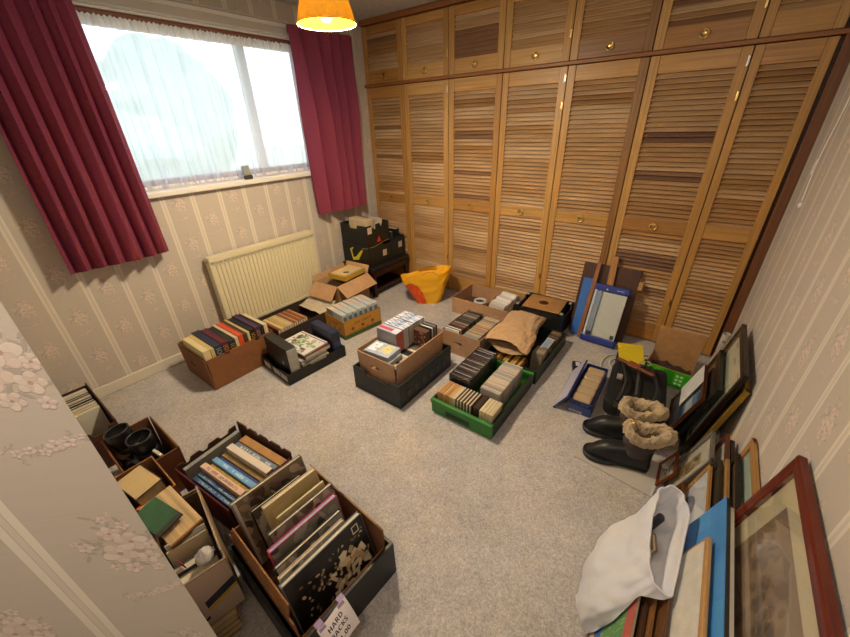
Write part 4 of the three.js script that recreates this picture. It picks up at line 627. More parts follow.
// white printed carton with papers and a green folder
{ const X = 1.735, Z = 2.838, wx = 0.345, wz = 0.16, H = 0.255, y0 = 0.045, R = -0.2;
  const prn = printMat(512, 400, (g, w, h) => { g.fillStyle = '#b8a598'; g.fillRect(0, 0, w, h); g.fillStyle = '#1a2038'; g.beginPath(); g.moveTo(190, 210); g.lineTo(w, 150); g.lineTo(w, 210); g.lineTo(190, 270); g.fill(); g.fillStyle = '#b89a20'; g.beginPath(); g.moveTo(190, 275); g.lineTo(w, 215); g.lineTo(w, 240); g.lineTo(190, 300); g.fill(); g.fillStyle = '#14181c'; g.beginPath(); g.moveTo(60, 250); g.lineTo(130, 225); g.lineTo(130, 340); g.lineTo(170, 330); g.lineTo(170, 352); g.lineTo(50, 380); g.lineTo(50, 358); g.lineTo(92, 348); g.lineTo(92, 268); g.lineTo(60, 276); g.fill(); }, 0.7);
  const b = openBox('cardboard_box', 'pale printed carton with navy and yellow stripe holding papers', 'box', X, Z, wx, wz, H, card(0xa08878), { y0, rot: R, t: 0.006, left: { mat: card(0x8a6a48) }, back: { mat: card(0x9a7c58) } });
  part(b, 'printed_side', new THREE.PlaneGeometry(wz - 0.004, H - 0.004).rotateY(PI / 2), prn, [wx / 2 + 0.001, H / 2, 0]);
  part(b, 'flap', panelGeo(wz, 0.012, 0.004), card(0xa8947e), [-wx / 2, H, 0], [0.0, -PI / 2, 0]); part(b, 'flap', panelGeo(wx * 0.9, 0.035, 0.004), card(0xb09c84), [0.0, H, -wz / 2 + 0.004], [0.0, PI, 0.04]);
  const wm = timber(0xd2b88c, 0.6), Q = (x, y, z) => eul(0, R, 0).multiply(eul(x, y, z)), put2 = (o, x, y, z, q) => { o.position.set(...b.at(x, y - y0, z)); o.quaternion.copy(q); return o; };
  const bd = put2(thing('wooden_board', 'small pale wooden board with dark smudges on the paper carton', 'board'), -0.095, 0.328, 0.02, Q(0.1, 0.25, -0.12)); part(bd, 'plank', grain(new RoundedBoxGeometry(0.22, 0.012, 0.11, 1, 0.003), 0), wm, [0, 0.006, 0]); part(bd, 'edge', grain(new RoundedBoxGeometry(0.008, 0.02, 0.11, 1, 0.002), 2), timber(0x8a6030), [0.115, 0.004, 0]);
  const fo = put2(thing('folder', 'dark green card folder lying on the wooden board', 'folder'), -0.1, 0.355, 0.055, Q(0.1, 0.4, -0.12)); part(fo, 'cover', rb(0.14, 0.004, 0.085, 0.001), paper(0x2e5a40), [0, 0.002, 0]); part(fo, 'spine', rb(0.02, 0.008, 0.085, 0.002), mat(0x2a2c2a, 0.6), [0.07, 0.002, 0]);
  put2(single('paper_sheet', 'white card leaning between the wooden board and the carton middle', 'paper', rb(0.004, 0.2, 0.12, 0.001), paper(0xd8d6d2)), 0.028, 0.225, 0.0, Q(0, 0, 0.14));
  put2(single('paper_sheet', 'cream sheet tucked beside the leaning white card', 'paper', rb(0.004, 0.19, 0.12, 0.001), paper(0xd8c8a4)), 0.04, 0.215, 0.002, Q(0, 0, 0.1));
  put2(book('blue-grey album with a red label standing in the paper carton', [0.2, 0.03, 0.125], 0x4a5670, [0, 0, 0], eul(0, 0, 0)), 0.062, 0.16, 0.0, eul(0, R, 0).multiply(basisQ([0, 1, 0], [1, 0, 0])));
  put2(book('khaki bound ledger standing in the paper carton', [0.2, 0.036, 0.125], 0x7a6a4a, [0, 0, 0], eul(0, 0, 0)), 0.105, 0.16, 0.0, eul(0, R, 0).multiply(basisQ([0, 1, 0], [1, 0, 0])));
  put2(single('red_card', 'small red card standing on the blue-grey album', 'card', rb(0.03, 0.03, 0.003, 0.001), paper(0xb03a2c)), 0.078, 0.278, 0.035, Q(0.1, 0.4, 0));
  put2(single('tissue_paper', 'scrunched translucent tissue on the khaki ledger', 'tissue', sheet(16, 12, (u, v) => { const a = u * 6.28, r = 0.026 + 0.01 * noise.noise(Math.cos(a) * 3, v * 5, 2); return [Math.cos(a) * r * Math.sin(v * 3.1) * 1.2, 0.06 * v + 0.01 * noise.noise(u * 9, v * 9, 1), Math.sin(a) * r * Math.sin(v * 3.1)]; }), mat(0xb8b4b0, 0.35, { side: THREE.DoubleSide })), 0.12, 0.272, -0.03, Q(0, 0, 0));
  // loose pamphlets below it, each sticking out a little further than the one above
  const q = mulberry(19), pc = [0xb89868, 0xa8875a, 0xc8b084, 0x98784c, 0xcab898, 0xb48c58, 0xa08862];
  for (let i = 0; i < 15; i++) put2(single('pamphlet', 'foxed brown pamphlet in the heap under the pale carton', 'pamphlet', rb(0.3, 0.0026, 0.125, 0.0008), paper(pc[(i * 3) % 7]), undefined, undefined, 'pamphlets heaped under the pale carton'), 0.075 - i * 0.0035 + q() * 0.016, 0.0025 + i * 0.0029, 0.018 + q() * 0.006, Q(0, (q() - 0.5) * 0.08, 0)); }
// dark red box of hardbacks, spines up
{ const X = 1.486, Z = 2.556, wx = 0.395, wz = 0.295, R = 0.1, H = 0.225, redM = card(0x5a1420), rim = card(0x4a2c20);
  const b = openBox('book_box', 'dark red box with notched rim full of hardbacks spine up', 'box', X, Z, wx, wz, H, redM, { rot: R, t: 0.006, left: { mat: rim, notch: [[-0.11, -0.05, 0.018], [-0.005, 0.04, 0.018], [0.08, 0.12, 0.018]] }, back: { mat: rim, notch: [[-0.15, -0.12, 0.014], [-0.06, -0.03, 0.014], [0.02, 0.05, 0.014], [0.1, 0.13, 0.014]], h: 0.245 }, flare: 0.04 });
  const S = [['dark teal blue hardback nearest the pale carton', 0x2c4a68, 0.02, 0.185, spineText('#3a5a80', '#c8d4e0', 41)], ['mid blue hardback with white lettering', 0x4a6e98, 0.022, 0.19, spineText('#4a6e98', '#dfe6ee', 42)], ['peach hardback with dark lettering', 0xd6b49c, 0.028, 0.2, spineText('#d8b8a0', '#3a2c28', 43, 20)], ['mustard yellow hardback', 0xb8943a, 0.02, 0.185, spineText('#c0a048', '#7a5a20', 44)], ['sky blue hardback', 0x6a9cc8, 0.026, 0.19, spineText('#6ea4d0', '#d8e8f4', 45)], ['indigo and white slim hardback', 0x34407a, 0.014, 0.185, undefined], ['dull gold hardback', 0x8a6e3c, 0.026, 0.19, spineText('#8e7240', '#5a4420', 46)], ['cream white thick hardback', 0xcfc2b4, 0.034, 0.205, undefined], ['steel grey hardback with white title', 0x6a7480, 0.028, 0.195, spineText('#6a7480', '#e0e4e8', 47, 12)], ['tan kraft-wrapped hardback', 0xb08450, 0.04, 0.205, undefined]];
  const QR = eul(0, R, 0).multiply(Q_SPINE_UP_X), QZ = eul(0, R, 0).multiply(Q_SPINE_UP_Z); let z = 0.137;
  S.forEach(([l, c, T, h, ti], i) => { const W = h * 0.9; book(l + ' in the dark red box', [i === 9 ? 0.3 : 0.29, T - 0.001, W], i === 9 ? card(c) : c, b.at(0.032 + (i % 2) * 0.006, 0.012 + W / 2 + [0.012, 0.014, 0.03, 0.016, 0.025, 0.016, 0.014, 0.028, 0.016, 0.012][i], z - T), QR, { title: ti, titleLen: 0.82, group: 'hardbacks in the dark red box' }); z -= T + (i === 5 ? 0.002 : 0.0015); });
  book('long grey hardback standing along the window side of the dark red box', [0.27, 0.022, 0.2], 0x8a8880, b.at(-wx / 2 + 0.04, 0.112, 0), QZ); }
// black crate with a cardboard inner: large hardbacks
{ const X = 2.04, Z = 2.575, wx = 0.465, wz = 0.40;
  const cr = openBox('plastic_crate', 'black crate nearest the camera with a handwritten price note', 'crate', X, Z, wx, wz, 0.185, mat(0x111213, 0.5), { t: 0.01, rot: -0.06 });
  const B = openBox('cardboard_box', 'brown cardboard liner inside the black crate of large hardbacks', 'box', X - 0.004, Z - 0.002, wx - 0.045, wz - 0.045, 0.245, card(0x8e5e3a), { y0: 0.012, t: 0.005, flare: 0.02, rot: -0.06, right: { h: 0.15 } });
  part(B, 'flap', panelGeo(0.2, 0.05, 0.005), card(0xa87c52), [-0.1, 0.25, -(wz - 0.045) / 2], [0.35, PI, 0]); part(B, 'flap', panelGeo(0.17, 0.055, 0.005), card(0xa87c52), [0.12, 0.245, -(wz - 0.045) / 2], [0.3, PI, 0]); part(B, 'flap', panelGeo(0.36, 0.05, 0.005), card(0x98683f), [0.0, 0.245, (wz - 0.045) / 2], [-0.2, 0, 0]);
  const jacket = (draw) => printMat(256, 340, draw, 0.3), qq = mulberry(55);
  const arch = jacket((g, w, h) => { g.fillStyle = '#8a7868'; g.fillRect(0, 0, w, h); const q = mulberry(1); for (let k = 0; k < 90; k++) { g.fillStyle = ['#a89482', '#5a4a42', '#c4b29e', '#7a6658'][k % 4]; g.beginPath(); g.ellipse(q() * w, q() * h, 6 + q() * 16, 10 + q() * 24, q(), 0, 7); g.fill(); } g.fillStyle = '#b82a20'; g.fillRect(96, 150, 34, 26); g.fillStyle = '#d8d4cc'; g.fillRect(0, 0, w, 12); });
  const collage = jacket((g, w, h) => { g.fillStyle = '#1a1614'; g.fillRect(0, 0, w, h); const q = mulberry(17); for (let k = 0; k < 170; k++) { g.fillStyle = ['#c4b49a', '#a89478', '#6a5a4a', '#2e2622', '#8a7660'][Math.floor(q() * 5)]; g.save(); g.translate(q() * w, h * 0.12 + q() * h * 0.85); g.rotate(q() * 6); g.beginPath(); g.ellipse(0, 0, 3 + q() * 7, 2 + q() * 5, 0, 0, 7); g.fill(); g.restore(); } g.fillStyle = '#181412'; g.fillRect(w * 0.84, 0, w * 0.16, h); for (let k = 0; k < 34; k++) { g.fillStyle = ['#d2c09c', '#b89a74', '#e0d2b4'][k % 3]; g.save(); g.translate(w * 0.25 + q() * w * 0.45, h * 0.42 + q() * h * 0.5); g.rotate(q() * 6); g.fillRect(-14, -6, 22 + q() * 18, 11 + q() * 10); g.restore(); } g.strokeStyle = '#d8d0b8'; g.lineWidth = 4; g.strokeRect(w - 44, h - 54, 26, 26); });
  const greyPic = (s) => jacket((g, w, h) => { g.fillStyle = '#8e877c'; g.fillRect(0, 0, w, h); const q = mulberry(s); for (let k = 0; k < 60; k++) { g.fillStyle = ['#a8a196', '#6a655c', '#55504a', '#b8b0a4'][k % 4]; g.beginPath(); g.ellipse(q() * w, q() * h, 10 + q() * 24, 8 + q() * 20, q() * 3, 0, 7); g.fill(); } });
  const creamJ = jacket((g, w, h) => { g.fillStyle = '#cdb890'; g.fillRect(0, 0, w, h); g.fillStyle = '#a82018'; g.fillRect(30, 40, 40, 40); g.fillStyle = '#d8c8a4'; g.fillRect(80, 30, 150, 120); scribble(g, 60, 160, 130, 16, 9, '#3a3020', 4); });
  // books stand across the crate, tops tipped toward the window; x is where the top edge lies
  const lean = 0.42, ey = [Math.cos(lean), Math.sin(lean), 0];
  const put = (l, x, z0, H, T, W, color, front, y, o = {}) => { const le = o.lean ?? lean, up = [-Math.sin(le), Math.cos(le), 0], th = [Math.cos(le), Math.sin(le), 0]; book(l, [H, T, W], color, B.at(x - (X - 0.004) + up[0] * (-H / 2) - th[0] * T, y - 0.012 - up[1] * H / 2 - th[1] * T, z0 - (Z - 0.002)), eul(0, -0.06, 0).multiply(new THREE.Quaternion().setFromRotationMatrix(new THREE.Matrix4().makeBasis(new THREE.Vector3(...up), new THREE.Vector3(...th), new THREE.Vector3(0, 0, -1)))), { front: o.turn ? front : front, ...o }); };
  put('large hardback with faded archway photo jacket at the back of the hardback crate', 1.826, 2.572, 0.31, 0.016, 0.28, 0x8a8078, arch, 0.37, { lean: 0.2 });
  put('thin black hardback behind the cream one in the hardback crate', 1.882, 2.575, 0.27, 0.014, 0.2, 0x1a1818, greyPic(2), 0.34, { lean: 0.2 });
  put('cream hardback with a small red square in the hardback crate', 1.915, 2.535, 0.28, 0.02, 0.214, 0xd2bd92, creamJ, 0.355, { lean: 0.2 });
  put('yellow-edged cream booklet in front of the cream hardback', 1.982, 2.535, 0.27, 0.008, 0.19, 0xc8b860, creamJ, 0.352, { lean: 0.2, soft: true });
  put('grey marbled hardback with long white title in the hardback crate', 2.012, 2.55, 0.27, 0.016, 0.255, 0x5a544e, greyPic(4), 0.345, { lean: 0.2 });
  put('bright pink and blue hardback in the hardback crate', 2.058, 2.572, 0.27, 0.02, 0.265, 0xc84a68, greyPic(9), 0.335, { lean: 0.2, pages: mat(0x9aa8c8, 0.6) });
  put('black hardback with white spine lettering in the hardback crate', 2.112, 2.59, 0.27, 0.016, 0.255, 0x16181a, greyPic(12), 0.325, { lean: 0.2 });
  put('brown photo-jacket hardback behind the collage book', 2.144, 2.6, 0.27, 0.014, 0.245, 0xb8a898, greyPic(15), 0.32, { lean: 0.2 });
  put('large black hardback with cream collage jacket at the front of the crate', 2.168, 2.577, 0.285, 0.02, 0.31, 0x6a7078, collage, 0.315, { lean: 0.25 });
  // handwritten note pegged over the near edge
  const note = printMat(256, 256, (g, w, h) => { g.fillStyle = '#e8dfe0'; g.fillRect(0, 0, w, h); g.fillStyle = '#2a2036'; g.font = 'bold 52px sans-serif'; g.save(); g.rotate(-0.06); g.fillText('HARD', 44, 96); g.fillText('BACKS', 34, 158); g.fillText('£1.00', 50, 226); g.restore(); g.fillStyle = '#9a84a8'; g.fillRect(10, 6, 50, 26); g.fillRect(180, 4, 56, 28); }, 0.7);
  const nt = thing('price_note', 'white handwritten HARD BACKS price note taped over the black crate edge', 'note', [X + wx / 2 + 0.006, 0.215, 2.675], [0, 0, 0]);
  part(nt, 'paper', sheet(12, 10, (u, v) => [0.012 * Math.sin(v * 2) + 0.004 * Math.sin(u * 6), -0.1 * (1 - v) + 0.0 * u, 0.055 - 0.11 * u]), note, [0, 0, 0], [0, 0, 0.7]);
  for (const z of [-0.045, 0.04]) part(nt, 'tape', rb(0.02, 0.002, 0.024, 0.0008), mat(0x9a84b0, 0.3), [-0.004, 0.001, z]); }
// ================================================================ along the wardrobe and the picture wall
// leaning things against the wardrobe: board, blue sheet, battens, paper trimmer
function leanFrom(zb, yt, zt) { return Math.atan2(zb - zt, yt); }
{ const L = (w, len, t, x, zb, zt, material, name, label, cat, kind) => { const yt = Math.sqrt(len * len - (zb - zt) ** 2), a = -Math.atan2(zb - zt, yt); const o = thing(name, label, cat, [x, 0.001, zb], [a, 0, 0]); return [o, a]; };
  const [bo] = L(0.385, 0.57, 0.018, 2.435, 0.17, 0.022, null, 'wooden_board', 'dark brown stained board leaning on the wardrobe behind the trimmer', 'board');
  part(bo, 'panel', grain(new RoundedBoxGeometry(0.4, 0.57, 0.018, 1, 0.003), 1), timber(0x4e2a1a, 0.5), [0, 0.285, -0.012]); part(bo, 'corner_block', rb(0.03, 0.065, 0.02, 0.003), timber(0xc89a5c), [0.215, 0.46, -0.012]);
  part(bo, 'screw_head', new THREE.CylinderGeometry(0.008, 0.008, 0.006, 14).rotateX(PI / 2), steel, [-0.165, 0.42, 0.0]);
  const [bl] = L(0.1, 0.48, 0.012, 2.295, 0.2, 0.06, null, 'plastic_sheet', 'narrow bright blue panel leaning against the dark board', 'panel');
  part(bl, 'panel', rb(0.068, 0.46, 0.012, 0.003), plastic(0x2a64b8, 0.5), [0, 0.23, 0]); part(bl, 'edge_strip', rb(0.006, 0.46, 0.016, 0.002), plastic(0x1c4a94, 0.5), [0.034, 0.23, 0]);
  const s1 = thing('wooden_batten', 'long thin pale batten leaning beside the blue panel', 'batten', [2.335, 0.001, 0.222], [-0.3, 0, -0.02]); part(s1, 'stick', grain(new RoundedBoxGeometry(0.028, 0.6, 0.012, 1, 0.002), 1), timber(0xa06838), [0, 0.3, 0]); part(s1, 'end_cap', bx(0.026, 0.004, 0.011), timber(0x8a5630), [0, 0.601, 0]);
  const s2 = thing('wooden_batten', 'wide pale batten leaning behind the trimmer', 'batten', [2.475, 0.001, 0.19], [-0.262, 0, 0.05]); part(s2, 'stick', grain(new RoundedBoxGeometry(0.045, 0.65, 0.012, 1, 0.002), 1, 0.4), timber(0xb8854a), [0, 0.325, 0]); part(s2, 'end_cap', bx(0.043, 0.004, 0.011), timber(0x9a6a38), [0, 0.651, 0]);
  const tr = thing('paper_trimmer', 'blue and grey paper trimmer leaning upright against the boards', 'paper trimmer', [2.478, 0.006, 0.262], [-0.33, -0.06, -0.015]), blue = plastic(0x1c2f86, 0.35);
  part(tr, 'board', rb(0.225, 0.4, 0.012, 0.004), mat(0xb8bcb4, 0.45), [0, 0.215, 0]);
  part(tr, 'base_end', rb(0.26, 0.055, 0.03, 0.013), blue, [0, 0.0275, 0.002]); part(tr, 'top_end', rb(0.25, 0.055, 0.028, 0.012), blue, [0, 0.425, 0.002]);
  part(tr, 'cutting_rail', rb(0.032, 0.35, 0.016, 0.005), mat(0x8a98b0, 0.3, { metalness: 0.3 }), [-0.072, 0.225, 0.012]); part(tr, 'guide_rail', rb(0.02, 0.36, 0.014, 0.005), mat(0xb8c8dc, 0.25, { metalness: 0.2 }), [-0.105, 0.225, 0.01]);
  part(tr, 'barcode_label', bx(0.025, 0.032, 0.001), mat(0x3a4048, 0.5), [0.09, 0.075, 0.0066]); part(tr, 'cutter_head', rb(0.034, 0.03, 0.016, 0.005), plastic(0x1a2458, 0.4), [-0.072, 0.07, 0.022]);
  part(tr, 'brand_mark', bx(0.05, 0.006, 0.001), mat(0x8a9ad0, 0.4), [0.06, 0.425, 0.0165]); part(tr, 'screw', new THREE.CylinderGeometry(0.006, 0.006, 0.004, 12).rotateX(PI / 2), steel, [-0.03, 0.42, 0.017]); }

// slide box: blue carton with its lid propped beside it
{ const X = 2.59, Z = 0.9, wx = 0.13, wz = 0.42, H = 0.09, bm = mat(0x22306e, 0.45);
  const face = printMat(256, 200, (g, w, h) => { g.fillStyle = '#3c5494'; g.fillRect(0, 0, w, h); g.fillStyle = '#1c2660'; g.fillRect(0, 0, w, 70); scribble(g, 30, 20, 190, 28, 12, '#5a74b8', 6); g.fillStyle = '#b8b8b0'; g.fillRect(10, 160, 150, 30); scribble(g, 20, 165, 120, 20, 16, '#5a5a66', 3); }, 0.45);
  const b = openBox('slide_box', 'long blue printed box of beige blocks on the carpet', 'box', X, Z, wx, wz, H, bm, { t: 0.004, rot: 0.03 });
  part(b, 'printed_end', new THREE.PlaneGeometry(wx - 0.004, H - 0.004), face, [0, H / 2, wz / 2 + 0.0008]); part(b, 'flap', panelGeo(wx - 0.01, 0.03, 0.003), bm, [0, H, wz / 2], [0.9, 0, 0]);
  for (let k = 0; k < 5; k++) single('slide_tray', 'beige rounded block packed in the long blue box', 'block', rb(0.108, 0.075, 0.074, 0.014), mat(0xb09878, 0.55), [X + 0.0, 0.045 + 0.006, Z + 0.155 - k * 0.077], [0, 0.03, 0], 'beige blocks in the blue box');
  const lid = thing('card_sleeve', 'blue-edged pale card sleeve leaning against the long blue box', 'sleeve', [X - 0.142, 0.004, Z + 0.02], [0, 0.03, -0.55]);
  part(lid, 'panel', rb(0.004, 0.13, 0.44, 0.001), printMat(256, 96, (g, w, h) => { g.fillStyle = '#b8b4c4'; g.fillRect(0, 0, w, h); g.fillStyle = '#6a5460'; g.fillRect(90, 20, 60, 40); g.fillStyle = '#d0ccd4'; g.fillRect(20, 15, 60, 60); g.fillStyle = '#8a7484'; g.fillRect(160, 30, 70, 30); }, 0.4), [0, 0.065, 0]);
  part(lid, 'edge', join([shift(rb(0.012, 0.008, 0.44, 0.002), 0.004, 0.13, 0), shift(rb(0.012, 0.008, 0.44, 0.002), 0.004, 0.004, 0), shift(rb(0.012, 0.13, 0.008, 0.002), 0.004, 0.065, 0.218), shift(rb(0.012, 0.13, 0.008, 0.002), 0.004, 0.065, -0.218)]), bm); }
{ const t = thing('power_adapter', 'small black adapter with a white label lying on the carpet', 'adapter', [2.45, 0, 0.665], 0.35); part(t, 'body', rb(0.055, 0.04, 0.075, 0.006), plastic(0x161616, 0.5), [0, 0.02, 0]); part(t, 'label', bx(0.03, 0.001, 0.045), paper(0xd8d8d6), [0.006, 0.0405, 0.0]); part(t, 'plug_pin', bx(0.006, 0.004, 0.018), steel, [0, 0.02, -0.046]); }
{ const wc = mat(0xcfcac2, 0.5); single('cable', 'white cable looping on the carpet below the trimmer', 'cable', tube([[2.62, 0.006, 0.66], [2.575, 0.006, 0.5], [2.6, 0.006, 0.37], [2.7, 0.006, 0.3], [2.86, 0.008, 0.2], [3.02, 0.008, 0.14]], 0.0055, 60, 8), wc);
  single('cable', 'second white cable coiled beside the yellow envelope', 'cable', tube([[2.66, 0.007, 0.56], [2.62, 0.007, 0.47], [2.64, 0.007, 0.4], [2.72, 0.009, 0.33], [2.9, 0.012, 0.25], [3.05, 0.02, 0.2]], 0.005, 60, 8), wc); }

// open cardboard carton with green printed front
{ const X = 2.965, Z = 0.42, wx = 0.25, wz = 0.2, H = 0.12;
  const gp = printMat(256, 128, (g, w, h) => { g.fillStyle = '#3fae1e'; g.fillRect(0, 0, w, h); g.fillStyle = '#2c8a14'; g.fillRect(110, 0, 60, h); g.fillStyle = '#c8e8b0'; for (let k = 0; k < 6; k++) g.fillRect(180 + (k % 2) * 24, 24 + Math.floor(k / 2) * 30, 16, 18); g.fillStyle = '#e8f0d8'; g.beginPath(); g.arc(18, 20, 9, 0, 7); g.fill(); }, 0.45);
  const b = openBox('cardboard_box', 'cardboard carton with a bright green front, lid standing open', 'box', X, Z, wx, wz, H, card(0xb88a5c), { rot: -0.08, t: 0.004 });
  part(b, 'printed_front', new THREE.PlaneGeometry(wx - 0.002, H - 0.002), gp, [0, H / 2, wz / 2 + 0.0008]);
  part(b, 'flap', panelGeo(wx, 0.2, 0.004), card(0xc0925e), [0, H, -wz / 2 + 0.003], [0.12, PI, 0]);
  single('packing_paper', 'dark packing lying in the green-fronted carton', 'packing', sheetLump(wx - 0.03, wz - 0.03, 0.06, 11), mat(0x3a2a20, 0.9), [X, 0.004, Z], [0, -0.08, 0]); }
// black bag with papers and hanger
{ const X = 2.815, Z = 0.815, t = thing('holdall', 'black fabric holdall slumped on the carpet behind the boots', 'bag', [X, 0, Z], 0.1), bm = mat(0x141416, 0.7, { map: fibre });
  const g = new RoundedBoxGeometry(0.3, 0.13, 0.45, 10, 0.045), p = g.attributes.position; for (let i = 0; i < p.count; i++) { const x = p.getX(i), y = p.getY(i), z = p.getZ(i), n = noise.noise(x * 8, y * 8, z * 8) * 0.03 + noise.noise(x * 22, y * 22, z * 22) * 0.014; p.setXYZ(i, x * (1 + n * 3), y * (1 + n) + (y > 0 ? n * 1.5 - 0.06 * Math.abs(z) : 0), z * (1 + n * 2)); } g.computeVertexNormals();
  part(t, 'bag_body', muv(g), bm, [0.02, 0.066, 0]);
  for (const s of [-0.07, 0.09]) part(t, 'strap', tube([[s, 0.12, 0.2], [s + 0.02, 0.172, 0.08], [s, 0.185, -0.04], [s - 0.02, 0.16, -0.18]], 0.009, 30, 8), mat(0x1e1e22, 0.6));
  part(t, 'zip', rb(0.012, 0.004, 0.3, 0.001), mat(0x4a4a4e, 0.4), [0.01, 0.158, 0.0]); part(t, 'clasp', rb(0.03, 0.02, 0.04, 0.004), mat(0x9a948a, 0.4), [-0.085, 0.165, 0.02]);
  part(t, 'front_pocket', rb(0.18, 0.09, 0.03, 0.014), bm, [0.03, 0.06, 0.218]);
  const e = thing('envelope', 'bright yellow printed envelope lying on the black holdall', 'envelope', [2.735, 0.158, 0.525], [0.22, 0.28, -0.06]);
  part(e, 'envelope_body', rb(0.15, 0.006, 0.17, 0.002), printMat(128, 128, (g2, w, h) => { g2.fillStyle = '#cdb41e'; g2.fillRect(0, 0, w, h); g2.strokeStyle = '#a88e10'; g2.lineWidth = 2; for (let k = 0; k < 7; k++) { g2.beginPath(); g2.moveTo(20, 30 + k * 10); g2.lineTo(60 + (k % 3) * 18, 30 + k * 10); g2.stroke(); } g2.strokeRect(92, 14, 22, 18); }, 0.6), [0, 0.003, 0]); part(e, 'white_edge', rb(0.148, 0.004, 0.006, 0.001), paper(0xdcd8c8), [0, 0.001, 0.086]);
  const sup = single('document_wallet', 'black wallet propping up the yellow envelope', 'wallet', rb(0.12, 0.1, 0.12, 0.012), mat(0x1a1a1c, 0.6), [2.72, 0.06, 0.505], [0.2, 0.2, 0]);
  const hg = thing('wooden_hanger', 'brown wooden trouser hanger lying on the black holdall', 'hanger', [2.79, 0.212, 0.76], [0.15, -0.32, 0.02]); part(hg, 'bar', rb(0.22, 0.014, 0.022, 0.006), timber(0x8a4a28), [0, 0, 0]); part(hg, 'clamp', rb(0.07, 0.016, 0.045, 0.006), timber(0x8f5230), [-0.01, 0.002, -0.004]);
  part(hg, 'hook', tube([[0.005, 0, -0.03], [0.005, 0.004, -0.06], [0.03, 0.006, -0.085], [0.055, 0.006, -0.07], [0.05, 0.006, -0.05]], 0.0022, 24, 6), steel);
  single('cable', 'coil of black cable lying behind the black holdall', 'cable', tube(Array.from({ length: 28 }, (_, i) => [2.82 + (0.015 + 0.003 * Math.sin(i * 2.3)) * Math.cos(i * 0.9), 0.012 + i * 0.0046 + 0.004 * Math.sin(i), 0.5 + (0.034 + 0.005 * Math.cos(i * 1.7)) * Math.sin(i * 0.9)]), 0.004, 160, 6), mat(0x101012, 0.5)); }

